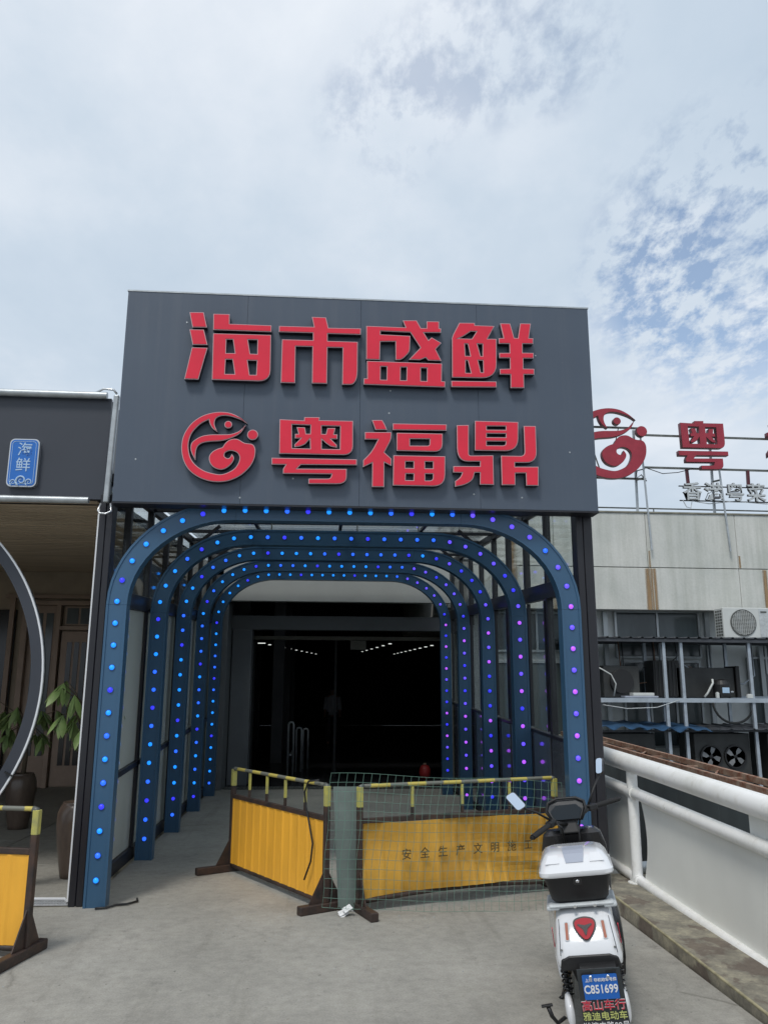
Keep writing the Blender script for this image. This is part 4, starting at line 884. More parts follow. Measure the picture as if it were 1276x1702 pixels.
# litter
m = MB(); R = random.Random(4)
for k in range(4):
    a = R.uniform(0, 3); p = (R.uniform(-.03, .03), R.uniform(-.02, .02), .01 + .012 * k)
    c = Vector((math.cos(a), math.sin(a), .3)) * .035; d = Vector((-math.sin(a), math.cos(a), .5)) * .02; q = Vector(p)
    m.add([q - c - d, q + c - d, q + c + d, q - c + d], [(0, 1, 2, 3)])
o = m.build('litter', 'print_white', solid=.0015); o.location = (.215, 6.24, .005); tag(o, 'scrap of white and blue paper on the ground under the wire net', 'litter')
m = MB()
R = random.Random(11)
for k in range(160):
    if k < 90: x, y = R.gauss(.2, .5), R.gauss(6.0, .25)
    else: x, y = R.uniform(-2.2, 2.0), R.uniform(3.9, 6.3)
    r = R.uniform(.002, .007); a = R.uniform(0, 3)
    m.add([(x + r*math.cos(a), y + r*math.sin(a), .0005), (x - r*math.sin(a), y + r*math.cos(a), .0005), (x - r*math.cos(a), y - r*math.sin(a), .0005), (x, y, r*.9)], [(0,1,3), (1,2,3), (2,0,3), (0,2,1)])
tag(m.build('grit', 'beam_grey'), 'scattered crumbs of grit and plaster on the concrete floor', 'grit', kind='stuff')

# ================================================================== WHITE RAILING
rl = thing('railing', 'white tubular railing with white infill boards along the right edge of the walkway', 'railing', (2.5, 6.66, 0))
def RX(y): return -.0158 * (y - 6.66)
def rrz(kind, y):
    if kind == 'top': return 1.016 + (y - 7.204) * .0396
    if kind == 'mid': return .776 + (y - 6.68) * .0434
    return .129 + (y - 6.762) * .0427
def rpipe(kind, r, y0=7.35, y1=1.2):
    MB().tube([(RX(y), y - 6.66, rrz(kind, y)) for y in (y0, 6.66, 5, 4.0, 3, y1)], r, 20).build(kind + '_rail', 'white_pipe', rl, smooth=True, edge=True)
rpipe('top', .070); rpipe('mid', .045); rpipe('low', .036)
for y in (6.66, 3.4): MB().tube([(RX(y), y - 6.66, .03), (RX(y), y - 6.66, rrz('top', y) - .06)], .042, 20).build('post', 'white_pipe', rl, smooth=True, edge=True)
def board(y0, y1, curve0=0.0, curve1=0.0, x=.02):
    vs = []; ny = 2; nz = 12
    def f(u, v):
        z0 = rrz('low', y0 + (y1 - y0) * u); z1 = rrz('mid', y0 + (y1 - y0) * u); bulge = math.sin(v * math.pi)
        y = y0 + (y1 - y0) * u
        if u == 0: y = y0 + curve0 * bulge
        if u == 1: y = y1 + curve1 * bulge
        return (RX(y) + x, y - 6.66, z0 + (z1 - z0) * v)
    MB().grid(f, 8, nz).build('infill_board', 'white_board', rl, solid=.012)
board(7.30, 6.80, 0, -.02); board(6.56, 3.52, -.10, .10); board(3.28, .9, -.1, 0)
for kind, r in (('mid', .052), ('low', .043)):
    MB().tube([(RX(6.66), -.055, rrz(kind, 6.66) - .001), (RX(6.66), .055, rrz(kind, 6.66) + .001)], r, 18).build('weld_collar', 'white_pipe', rl, smooth=True, edge=True)
MB().lathe([(.075, 0), (.075, .012), (.05, .014)], 20, (0, 0, .095)).build('base_flange', 'white_pipe', rl)
# white bracket plates where the rails meet the board far right
MB().box(.06, .07, 4.62-6.66, 4.95-6.66, .60, .86).build('plate', 'white_board', rl)
tag(MB().tube([(2.62, 7.0, .14), (2.75, 7.02, .14)], .05, 12).tube([(2.50, 7.08, .13), (2.62, 7.10, .13)], .045, 12).build('pipe_ends', 'alu_frame', smooth=True, edge=True), 'pale pipe stubs lying at the foot of the railing behind the scooter', 'pipe stub')

# ================================================================== NEIGHBOURING WALL AND RUSTY LADDER RACK
def trz(y): return .892 + (y - 10.824) * .0322
wl = thing('yard_wall', 'dark grey sheet wall with beige cap just beyond the white railing', 'wall', (3.7, 6.8, 0))
ypos = [0.5 + .9 * k for k in range(15)]
for a, b in zip(ypos, ypos[1:]):
    MB().add([(0, a-6.8+.004, -3), (0, b-6.8-.004, -3), (0, b-6.8-.004, trz(b)-.16), (0, a-6.8+.004, trz(a)-.16), (.03, a-6.8+.004, -3), (.03, b-6.8-.004, -3), (.03, b-6.8-.004, trz(b)-.16), (.03, a-6.8+.004, trz(a)-.16)],
             [(0,1,2,3), (7,6,5,4), (0,4,5,1), (1,5,6,2), (2,6,7,3), (3,7,4,0)]).build('wall_sheet', 'yard_wall', wl)
MB().bar((.10, -6.3, trz(.5) - .11), (.10, 6.3, trz(13.1) - .11), .22, .10).build('cap', 'cap_beige', wl, bevel=.01)
wb(.04, .3, -6.3, 6.3, -3, trz(.5) - .2).build('core', 'cap_beige', wl)
lk = thing('ladder_rack', 'long rusty steel ladder rack lying along the top of the dark yard wall', 'ladder rack', (3.72, 6.8, 0))
for x in (0, .30):
    MB().bar((x, -6, trz(.8) - .02), (x, 6, trz(12.8) - .02), .008, .055).build('side_rail', 'rust', lk); MB().bar((x + .02, -6, trz(.8) + .005), (x + .02, 6, trz(12.8) + .005), .04, .008).build('rail_flange', 'rust', lk)
for k in range(13):
    y = -5.5 + .93 * k; z = trz(6.8 + y)
    MB().bar((.0, y, z - .035), (.30, y + .02, z - .035), .035, .02).build('rung', 'rust', lk)
    if k % 2: MB().bar((.0, y, z - .03), (.30, y + .5, z - .01), .02, .012).build('diagonal', 'rust', lk)
    MB().box(-.02, .02, y - .02, y + .02, z - .12, z - .04).build('stub', 'rust', lk)
# ================================================================== BUILDING ON THE RIGHT
FY = 14.4
bd = thing('concrete_building', 'weathered pale concrete building with rust runs right of the tunnel', 'building', (5, FY, 0))
BB = lambda x0, x1, y0, y1, z0, z1: MB().box(x0 - 5, x1 - 5, y0 - FY, y1 - FY, z0, z1)
xsb = [2.22, 4.2, 5.955, 7.68, 9.6, 12.0]
for a, b in zip(xsb, xsb[1:]):
    BB(a + .004, b - .004, FY, FY + .2, 3.812, 4.83).build('concrete_panel', 'weathered', bd, bevel=.006, seg=1)
    BB(a + .004, b - .004, FY + .004, FY + .2, 3.03, 3.80).build('concrete_panel', 'weathered', bd, bevel=.006, seg=1)
BB(2.22, 12, FY + .2, FY + 8, 3.05, 4.70).build('roof_slab', 'weathered', bd)
BB(2.22, 12, FY - .02, FY + .22, 4.833, 4.86).build('coping', 'cap_beige', bd)
for x, w_, z0, z1 in ((5.86, .17, 3.03, 3.79), (5.99, .05, 3.03, 3.79), (6.02, .10, 3.03, 3.79), (8.10, .14, 3.03, 3.79), (5.96, .06, 3.81, 4.12), (4.05, .5, 3.03, 3.79), (3.3, .25, 3.03, 4.3), (7.68, .06, 3.82, 4.05)):
    BB(x, x + w_, FY - .003, FY - .001, z0, z1).build('rust_streak', 'rust_run', bd)
BB(2.3, 12, 14.95, 15.1, -3, 3.05).build('lower_wall', 'pale_wall', bd)
def window(x0, x1, z0, z1, n=2, m='window_glass'):
    f_ = BB(x0, x1, 14.905, 14.94, z0, z1).build('window', 'dark_box', bd)
    for k in range(n):
        a = x0 + (x1 - x0) * k / n; b = x0 + (x1 - x0) * (k + 1) / n
        BB(a + .03, b - .03, 14.88, 14.895, z0 + .03, z1 - .03).build('pane', m, f_)
    fr2 = MB()
    for k in range(n + 1):
        a = x0 + (x1 - x0) * k / n; fr2.box(a - .02 - 5, a + .02 - 5, 14.86 - FY, 14.9 - FY, z0, z1)
    fr2.box(x0 - 5, x1 - 5, 14.858 - FY, 14.898 - FY, z0 - .02, z0 + .02).box(x0 - 5, x1 - 5, 14.856 - FY, 14.896 - FY, z1 - .02, z1 + .02)
    fr2.build('frame', 'alu_frame', f_)
window(5.45, 7.05, 2.2, 3.04, 2); window(3.0, 4.9, 2.3, 3.0, 2); window(8.3, 9.6, 1.9, 3.0, 2)
window(5.55, 7.0, .6, 2.12, 3); window(3.0, 4.7, .8, 2.1, 3); window(7.95, 9.3, 1.0, 2.2, 2)
for x in (5.2, 7.15, 8.15): BB(x, x + .08, 14.82, 14.9, -1, 3.03).build('downpipe', 'alu_frame', bd)

# rooftop handrail
rr_ = thing('roof_railing', 'thin grey pipe railing along the roof edge behind the rooftop sign', 'railing', (3, FY + .3, 4.70))
MB().tube([(-.6, 0, .30), (9, 0, .28)], .014, 8).build('rail', 'steel_dull', rr_)
for k in range(8): MB().tube([(-.4 + 1.22 * k, 0, 0), (-.4 + 1.22 * k, 0, .295)], .012, 6).build('upright', 'steel_dull', rr_)

# rooftop signs: each standing letter is bolted to one frame
rs = thing('rooftop_sign', 'dull red rooftop lettering with fish emblem on a thin steel frame', 'rooftop sign', (5.9, FY - .02, 4.84))
def place_glyph(g, x0, z0, width, name, zs=1.0):                         # left edge, bottom, width in metres
    o = glyph_outlines(g); mnx = min(p[0] for q in o for p in q); mxx = max(p[0] for q in o for p in q); mnz = min(p[1] for q in o for p in q)
    s = width / (mxx - mnx); o = [[((p[0] - mnx) * s, (p[1] - mnz) * s * zs) for p in q] for q in o]
    body = link(name, xz(curve_mesh(o, .10, 0, 'old_red_side', name)), rs, loc=(x0 - 5.9, -.10, z0 - 4.84))
    link('letter_face', xz(curve_mesh(o, .006, -.004, 'old_red', 'face')), body, loc=(0, -.054, 0)); return body
tag(place_glyph('logo', 4.62, 5.44, 1.42, 'logo'), 'round fish and wave emblem partly hidden by the sign board')
place_glyph('yue', 6.62, 5.66, .97, 'character', 1.2); place_glyph('fu', 8.38, 5.66, .95, 'character', 1.2); place_glyph('ding', 10.2, 5.66, .97, 'character')
def rbar(a, b, w_=.035, m='steel_dull', nm='strut'): MB().bar((a[0]-5.9, a[1]-FY+.02, a[2]-4.84), (b[0]-5.9, b[1]-FY+.02, b[2]-4.84), w_, w_).build(nm, m, rs)
rbar((4.4, FY, 6.50), (6.02, FY, 6.49)); rbar((6.02, FY, 6.36), (11, FY, 6.33)); rbar((6.0, FY, 5.72), (11, FY, 5.70)); rbar((4.4, FY, 5.50), (6.02, FY, 5.49)); rbar((5.5, FY, 6.2), (6.0, FY, 6.2), .02)
for x in (5.92, 7.42, 9.2):
    rbar((x - .02, FY + .14, 6.5), (x - .04, FY + .14, 4.86), .04, 'galv'); rbar((x + .02, FY - .06, 6.5 if x < 6 else 5.7), (x + .09, FY - .08, 4.12), .028, 'galv')
    rbar((x - .03, FY + .1, 5.5), (x + .05, FY - .03, 5.5), .03)
rbar((6.83, FY, 5.7), (6.84, FY, 5.40), .05, 'old_red_side'); rbar((8.03, FY, 5.7), (8.02, FY, 5.40), .05, 'old_red_side'); rbar((4.9, FY, 6.5), (5.2, FY + .02, 5.5), .02); rbar((5.55, FY, 6.48), (5.4, FY, 5.9), .015)
MB().tube([(.15, 0, .86), (.45, 0, .76), (.75, 0, .79), (1.05, 0, .87)], .008, 5).build('sagging_wire', 'matte_black', rs)
MB().tube([(.12, -.02, .60), (.02, -.03, .72), (-.1, -.02, .63), (-.05, -.02, .80), (.1, -.02, .84)], .012, 5).build('looped_wire', 'matte_black', rs)
ws = thing('small_rooftop_sign', 'row of small pale grey characters hanging below the red rooftop lettering', 'rooftop sign', (7.5, FY - .05, 5.06))
for i, ch in enumerate('香港粤菜'):
    c = link('character', xz(text_mesh(ch, .37, 'letter_side', 'character', .05, bold=.006)), ws, loc=(-.62 + i * .415, 0, .17))
    link('letter_face', xz(text_mesh(ch, .37, 'grey_letter', 'face', .006, bold=.004)), c, loc=(0, -.029, 0))
for i, ch in enumerate('海鲜'):
    c = link('character', xz(text_mesh(ch, .37, 'letter_side', 'character', .05, bold=.006)), ws, loc=(-.62 + (i + 4.35) * .415, 0, .17)); link('letter_face', xz(text_mesh(ch, .37, 'grey_letter', 'face', .006, bold=.004)), c, loc=(0, -.029, 0))
for z in (.31, .03): MB().bar((-.85, .05, z), (2.2, .05, z - .005), .02, .02).build('hanging_bar', 'matte_black', ws)
MB().tube([(-.8, .03, .04), (-.74, .02, -.10), (-.66, .02, -.12), (-.62, .03, .02), (-.3, .02, -.03), (.2, .02, .03), (.8, .02, -.01), (1.5, .02, .02)], .009, 5).build('wire', 'grey_letter', ws)

# AC unit on the awning
def ac(loc, label):
    t = thing('air_conditioner', label, 'air conditioner', loc)
    MB().box(0, .86, 0, .32, .03, .56).build('casing', 'ac_white', t, bevel=.012)
    MB().lathe([(.235, 0), (.235, .012), (.215, .012), (.215, 0)], 36).build('fan_ring', 'ac_grille', t).matrix_basis = Matrix.Translation((.36, -.002, .295)) @ Matrix.Rotation(math.radians(90), 4, 'X')
    g = MB()
    for k in range(-9, 10):
        z = k * .0235; hw_ = math.sqrt(max(0, .215**2 - z*z)); g.bar((.36 - hw_, -.018, .295 + z), (.36 + hw_, -.018, .295 + z), .004, .006)
    for k in range(-6, 7):
        x = k * .034; hh = math.sqrt(max(0, .215**2 - x*x)); g.bar((.36 + x, -.021, .295 - hh), (.36 + x, -.021, .295 + hh), .004, .004)
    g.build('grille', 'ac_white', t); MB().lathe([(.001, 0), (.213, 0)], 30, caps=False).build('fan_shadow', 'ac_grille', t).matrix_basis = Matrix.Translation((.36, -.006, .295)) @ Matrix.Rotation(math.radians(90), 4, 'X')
    for i in range(3):
        a = 2.1 * i; MB().add([(.36 + .03*math.cos(a), -.010, .295 + .03*math.sin(a)), (.36 + .19*math.cos(a - .3), -.008, .295 + .19*math.sin(a - .3)), (.36 + .20*math.cos(a + .4), -.014, .295 + .20*math.sin(a + .4))], [(0,1,2)]).build('fan_blade', 'fan_blade', t, solid=.002)
    v = MB()
    for r in range(9):
        for c in range(3): v.box(-.004, -.001, .04 + c * .085, .105 + c * .085, .07 + r * .052, .105 + r * .052)
    v.build('side_vent', 'ac_grille', t); MB().box(.66, .655 + .185, -.006, -.001, .05, .54).build('front_cover', 'grey_letter', t)
    MB().box(.69, .80, -.009, -.0065, .47, .50).build('badge', 'ac_grille', t); MB().box(.05, .12, .02, .30, 0, .03).box(.74, .81, .02, .30, 0, .03).build('feet', 'ac_grille', t)
ac((7.02, 13.86, 2.47), 'white air conditioner outdoor unit sitting on the corrugated awning')
# corrugated awning
def fcor(x): return .022 * (1 if (x * 5.1) % 1 < .22 else 0)
def sheet(x0, x1, y0, y1, z0, z1, m, name, parent, amp=1.0, dirty=0.0):
    nx = int((x1 - x0) * 51)
    def f(u, v):
        x = x0 + (x1 - x0) * u; return (x, y0 + (y1 - y0) * v, z0 + (z1 - z0) * v + fcor(x) * amp + dirty * math.sin(x * 7 + v * 3))
    return MB().grid(f, nx, 4).build(name, m, parent, solid=.003)
aw = thing('awning', 'dark corrugated sheet awning under the windows of the concrete building', 'awning', (0, 0, 0))
for a, b in ((4.2, 5.9), (5.9, 7.6), (7.6, 9.3)): sheet(a, b, 13.3, 14.8, 2.45, 2.50, 'awning', 'roof_sheet', aw)
MB().bar((4.2, 13.34, 2.415), (9.3, 13.34, 2.405), .04, .05).build('front_purlin', 'awning', aw); MB().bar((4.2, 14.5, 2.44), (9.3, 14.5, 2.43), .04, .05).build('rear_purlin', 'awning', aw)
rk = thing('equipment_rack', 'grey steel rack with shelves full of refrigeration gear under the awning', 'rack', (5, 13.4, 0))
KB = lambda x0, x1, y0, y1, z0, z1: MB().box(x0 - 5, x1 - 5, y0 - 13.4, y1 - 13.4, z0, z1)
for x in (4.5, 5.68, 5.98, 7.16, 8.4):
    KB(x, x + .05, 13.38, 13.43, -3, 2.40).build('upright', 'rack_steel', rk); KB(x, x + .05, 14.2, 14.25, -3, 2.42).build('upright', 'rack_steel', rk)
KB(4.3, 9, 13.36, 13.41, 1.40, 1.47).build('shelf_beam', 'rack_steel', rk); KB(4.3, 9, 14.2, 14.24, 1.44, 1.50).build('shelf_beam', 'rack_steel', rk)
for k in range(14): KB(4.35 + .34 * k, 4.40 + .34 * k, 13.41, 14.2, 1.43, 1.46).build('shelf_bar', 'rack_steel', rk)
KB(4.3, 9, 13.37, 13.40, .93, .96).build('lower_beam', 'awning', rk)
# things on the rack
def gear(name, label, cat, parts, loc):
    t = thing(name, label, cat, loc)
    for nm, m_, mb_ in parts: mb_.build(nm, m_, t, bevel=.006, seg=1)
    return t
gear('condenser', 'black finned condenser box on the left end of the rack shelf', 'condenser', [('casing', 'dark_box', wb(0, .62, 0, .4, 0, .52)), ('fan_hood', 'matte_black', MB().lathe([(.2, 0), (.2, .04), (.17, .04)], 24, (.3, 0, 0)))], (4.72, 13.6, 1.48)).children[1].matrix_basis = Matrix.Translation((0, -.01, .26)) @ Matrix.Rotation(math.radians(90), 4, 'X')
gear('condenser', 'wide dark condenser panel with green tinge in the middle of the rack shelf', 'condenser', [('casing', 'dark_box', wb(0, 1.02, .15, .5, 0, .50)), ('side_plate', 'matte_black', wb(1.03, 1.10, .1, .5, 0, .53))], (6.05, 13.6, 1.48))
gear('compressor', 'black compressor with a small blue and white sticker on the rack shelf', 'compressor', [('drum', 'matte_black', MB().lathe([(.12, 0), (.14, .04), (.14, .22), (.11, .29), (.03, .31)], 20)), ('sticker', 'pale_blue', wb(-.06, .06, -.146, -.142, .08, .17)), ('valve', 'silver', MB().tube([(.13, 0, .1), (.2, 0, .1)], .02, 8))], (6.72, 13.52, 1.475))
gear('control_box', 'low white control box lying on the left part of the rack shelf', 'control box', [('casing', 'ac_white', wb(0, .36, 0, .25, 0, .05)), ('base', 'grey_patch', wb(-.15, .42, -.02, .27, -.03, -.001))], (5.15, 13.42, 1.505))
gear('junction_box', 'tiny white junction box at the middle of the rack shelf front', 'junction box', [('casing', 'ac_white', wb(0, .05, 0, .05, 0, .09)), ('cap', 'ac_white', wb(.01, .04, .01, .04, .09, .10))], (6.55, 13.37, 1.472))
gear('junction_box', 'white junction box near the right end of the rack shelf front', 'junction box', [('casing', 'ac_white', wb(0, .10, 0, .05, 0, .06)), ('cap', 'ac_white', wb(.02, .08, .01, .04, .06, .07))], (7.08, 13.37, 1.472))
gear('cabinet', 'tall ribbed black cabinet standing behind the middle rack upright', 'cabinet', [('casing', 'matte_black', wb(0, .46, 0, .4, 0, .62))] + [('rib', 'dark_box', wb(.03 + .06*k, .05 + .06*k, -.012, -.001, .02, .6)) for k in range(7)], (5.65, 13.75, 1.48))
tag(MB().tube([(6.40, 13.5, 1.49), (6.45, 13.48, 1.55), (6.50, 13.47, 1.64), (6.55, 13.47, 1.72), (6.56, 13.5, 1.78)], .018, 8).build('insulated_pipe', 'ac_white', smooth=True), 'short white lagged pipe rising from the rack shelf', 'pipe')
tag(MB().tube([(4.85, 13.5, 1.50), (4.88, 13.46, 1.70), (4.80, 13.45, 1.85), (4.66, 13.45, 1.93), (4.60, 13.45, 1.96)], .012, 6).build('white_hose', 'ac_white', smooth=True), 'thin white hose looping up at the left end of the rack', 'hose')
tag(MB().tube([(6.60 + .34 + .36*math.cos(a), 13.6, 1.42 + .36*math.sin(a)) for a in [math.pi + math.pi*k/14 for k in range(15)]], .02, 8).build('hanging_hose', 'dark_box', smooth=True), 'black hose hanging in a loop below the rack shelf', 'hose')
tag(MB().tube([(4.6, 13.34, 1.36), (5.0, 13.33, 1.30), (5.5, 13.33, 1.32), (5.9, 13.34, 1.44)], .008, 5).build('slack_wire', 'grey_letter', smooth=True), 'thin pale wire sagging under the rack shelf', 'wire')
R = random.Random(21)
for k in range(9):
    x = R.uniform(4.8, 7.8); z = R.uniform(1.6, 2.2); y = 14.1 + R.uniform(-.1, .5)
    lab = ['thin copper coloured pipe bending down behind the rack', 'black cable drooping behind the rack shelf', 'grey conduit rising behind the rack'][k % 3]
    dx = R.uniform(.3, .9) * R.choice((-1, 1))
    pts = [(x, y, 2.45), (x + .02, y, z), (x + dx * .3, y - .05, z - .15), (x + dx, y - .02, z - .1 + R.uniform(-.1, .2)), (x + dx * 1.05, y, 1.47)]
    tag(MB().tube(pts, [.012, .009, .016][k % 3], 6).build('service_pipe', ['rust', 'matte_black', 'rack_steel'][k % 3], smooth=True), lab, 'pipe', 'service pipes and cables behind the rack')
# blue sheeting over the lower fans
tp = thing('blue_cover', 'wavy blue plastic sheeting laid over the lower row of condensers', 'sheeting', (0, 0, 0))
for k, (a, b, zz) in enumerate(((4.5, 5.25, 1.02), (5.2, 5.75, 1.0), (5.7, 6.35, .97))):
    def f(u, v, a=a, b=b, zz=zz): 
        x = a + (b - a) * u; return (x, 13.2 + 1.0 * v, zz + .012 * math.sin(x * 17) + .06 * v + (.028 * math.sin(u * 3.14) if k == 2 else 0) - (.022 if v == 0 else 0) * (1 + math.sin(x*23)))
    MB().grid(f, 24, 5).build('sheet', 'blue_tarp', tp, solid=.004)
sheet(6.35, 9.2, 13.25, 14.3, .97, 1.02, 'awning', 'dark_sheet', tp, .8)
def fan_unit(loc, label, w_=.95):
    t = thing('condenser_unit', label, 'condenser unit', loc, 0, 'twin fan condenser units')
    MB().box(0, w_, 0, .6, 0, 1.35).build('casing', 'dark_box', t, bevel=.01)
    for z in (.98, .42):
        for x in (.27, .68):
            h = MB().lathe([(.19, 0), (.19, .03), (.165, .03), (.165, 0)], 28).build('fan', 'matte_black', t); h.matrix_basis = Matrix.Translation((x, -.002, z)) @ Matrix.Rotation(math.radians(90), 4, 'X')
            for k in range(4):
                a = math.pi / 2 * k + .5 + x * 3
                c = math.cos; s = math.sin
                MB().add([(.03*c(a), .03*s(a), .010), (.10*c(a-.35), .10*s(a-.35), .006), (.155*c(a-.3), .155*s(a-.3), .004), (.16*c(a+.2), .16*s(a+.2), .012), (.09*c(a+.42), .09*s(a+.42), .020)], [(0,1,2,3,4)]).build('blade', 'fan_blade', h, solid=.002)
            MB().lathe([(.03, .0), (.03, .02), (.001, .024)], 12).build('hub', 'matte_black', h)
fan_unit((6.16, 13.5, -.45), 'black twin fan condenser unit with grey blades right of centre below the shelf')
fan_unit((7.42, 13.5, -.45), 'black twin fan condenser unit cut off by the right edge')
fan_unit((4.55, 13.5, -.45), 'black twin fan condenser unit half hidden by the corner post of the tunnel')
# ================================================================== SCOOTER (x right, y forward, z up; origin under the rear wheel)
sc = thing('electric_scooter', 'white electric scooter with white lidded top box, seen from behind, leaning on its side stand', 'scooter', (1.295, 3.98, 0))
sc.rotation_euler = Euler((0, math.radians(-7.0), math.radians(-16)), 'ZYX'); sc.scale = (1, 1, .80)
def sring(y, cx_, cz_, w_, h_, n=24, e=3.0, tilt=0.0):
    out = []
    for k in range(n):
        a = 2 * math.pi * k / n; c, s = math.cos(a), math.sin(a)
        x = abs(c) ** (2/e) * (1 if c >= 0 else -1) * w_ / 2; z = abs(s) ** (2/e) * (1 if s >= 0 else -1) * h_ / 2
        out.append((cx_ + x, y + z * tilt, cz_ + z))
    return out
def wheel(y, nm, r=.225, w_=.09):
    t = MB(); rings = []
    for k in range(40):
        pass
    prof = [(r - .05, -w_*.42), (r - .02, -w_*.5), (r - .004, -w_*.32), (r, 0), (r - .004, w_*.32), (r - .02, w_*.5), (r - .05, w_*.42)]
    me = MB().lathe([(a, b) for a, b in prof], 40, caps=False).mesh('tyre', 'rubber', True); me.transform(Matrix.Rotation(math.radians(90), 4, 'Y'))
    wv = link(nm, me, sc, loc=(0, y, r * 1.25)); wv.scale = (1, 1, 1.25)
    m2 = MB().lathe([(.001, -.035), (.05, -.04), (.06, -.02), (r - .055, -.028), (r - .045, -.034), (r - .045, .034), (r - .055, .028), (.06, .02), (.05, .04), (.001, .035)], 30, caps=False).mesh('rim', 'steel_dull', True)
    m2.transform(Matrix.Rotation(math.radians(90), 4, 'Y')); link('rim', m2, wv); return wv
wheel(.14, 'rear_wheel'); wheel(1.24, 'front_wheel')
# rear body: white fairing under the box, rear face leaning forward to the top
def yring(z, y0, y1, w_, r=.06, n=6, wf=None):
    o = []; wf = wf if wf is not None else w_
    for (sx, sy, a0, ww) in ((1, 1, 0, wf), (-1, 1, 90, wf), (-1, -1, 180, w_), (1, -1, 270, w_)):
        for k in range(n):
            a = math.radians(a0 + 90 * k / (n - 1)); cy_ = y1 - r if sy > 0 else y0 + r
            o.append((sx * (ww/2 - r) + r * math.cos(a), cy_ + r * math.sin(a), z))
    return o
fair = MB().loft([yring(.455, -.112, .30, .285, .045, wf=.34), yring(.50, -.125, .42, .292, .05, wf=.36), yring(.58, -.095, .60, .275, .05, wf=.35), yring(.66, -.045, .72, .262, .05, wf=.31), yring(.705, -.01, .72, .25, .05, wf=.28), yring(.72, .02, .70, .22, .05, wf=.24)]).build('rear_fairing', 'scooter_white', sc, smooth=True, edge=True)
for s in (-1, 1):   # thin purple-red pinstripes on the flanks
    MB().bar((s*.148, -.04, .64), (s*.152, .03, .52), .003, .012).build('pinstripe', 'print_red', fair)
# rear face frame: y on face as function of z
def fy(z): return -.115 + (z - .50) * .42 - .012
# black recess under the fairing
rec = MB().add([(-.125, -.128, .500), (-.09, -.124, .518), (.09, -.124, .518), (.125, -.128, .500), (.135, -.122, .44), (-.135, -.122, .44),
          (-.125, .1, .500), (-.09, .1, .518), (.09, .1, .518), (.125, .1, .500), (.135, .1, .43), (-.135, .1, .43)],
          [(0,1,2,3,4,5), (11,10,9,8,7,6)] + [(i, i+6, (i+1) % 6 + 6, (i+1) % 6) for i in range(6)]).build('tail_recess', 'matte_black', sc, bevel=.008)
MB().loft([yring(.34, -.02, .5, .15, .03, wf=.22), yring(.47, -.05, .5, .20, .03, wf=.27)]).build('inner_fender', 'matte_black', sc, smooth=True, edge=True)
# shield shaped red lamp with dark three-arm emblem
def shield(s):
    pts = [(-.030, .052), (0, .058), (.030, .052), (.045, .040), (.048, .018), (.036, -.018), (.015, -.050), (0, -.058), (-.015, -.050), (-.036, -.018), (-.048, .018), (-.045, .040)]
    return [(x * s, z * s) for x, z in smooth_poly(pts, 3)]
tl_tilt = math.atan(.42)
def onface(me, z, off, x=0.0, nm='lamp', parent=sc):
    o = link(nm, me, parent, loc=(x, fy(z) - off, z)); o.rotation_euler = (-tl_tilt, 0, 0); return o
tl = onface(xz(curve_mesh([shield(1.06)], .016, 0, 'scooter_black', 'bezel')), .635, .001, 0, 'tail_lamp')
def sub(me, nm, loc): return link(nm, me, tl, loc=loc)
sub(xz(curve_mesh([shield(.92)], .010, 0, 'tail_red', 'lens')), 'lens', (0, -.009, 0))
arms = []
for a in (90 + 30 + 30, 30, 270):
    a = math.radians(a); c, s = math.cos(a), math.sin(a); arms.append([(c*.001 + s*.012, s*.001 - c*.012), (c*.036 + s*.003, s*.036 - c*.003), (c*.036 - s*.003, s*.036 + c*.003), (c*.001 - s*.012, s*.001 + c*.012)])
me = None
e_ = MB()
for i, arm in enumerate(arms):
    e_.add([(x, -.002 - i*.0004, z) for x, z in arm] + [(x, .002 - i*.0004, z) for x, z in arm], [(0,1,2,3), (7,6,5,4), (0,4,5,1), (1,5,6,2), (2,6,7,3), (3,7,4,0)])
o = e_.build('emblem', 'scooter_black', tl); o.location = (0, -.016, .004)
for s, a in ((-1, .10), (1, -.06)):
    r_ = onface(xz(curve_mesh([rrect(.013, .088, .005)], .006, 0, 'print_red' if False else 'reflector', 'reflector')), .628, .002, s * .083, 'reflector'); r_.rotation_euler = (-tl_tilt, a * .6 - .06 * 0, 0)
    link('border', xz(curve_mesh([rrect(.020, .096, .007), rrect(.013, .088, .005)], .007, 0, 'grey_letter', 'border')), r_, loc=(0, 0, 0))
for s in (-1, 1):
    MB().bar((s*.112, fy(.69) - .008, .69), (s*.125, fy(.52) - .002, .52), .0025, .004).build('panel_seam', 'flap_grey', fair)
    o = MB().lathe([(.001, .003), (.005, .002), (.006, 0)], 10, caps=False).build('screw', 'steel_dull', fair); o.location = (s*.118, fy(.55) - .004, .545); o.rotation_euler = (math.radians(90), 0, 0)
# carrier rack
rc = MB().box(-.15, .15, -.035, .03, .735, .760).build('carrier', 'grey_letter', sc, bevel=.012)
for s in (-1, 1): MB().box(s*.13 - .03, s*.13 + .03, -.03, .22, .725, .75).build('carrier_arm', 'grey_letter', rc, bevel=.008)
for x in (-.03, .06): MB().tube([(x, -.034, .745), (x, -.048, .745)], .008, 10).build('bolt', 'chrome', rc)
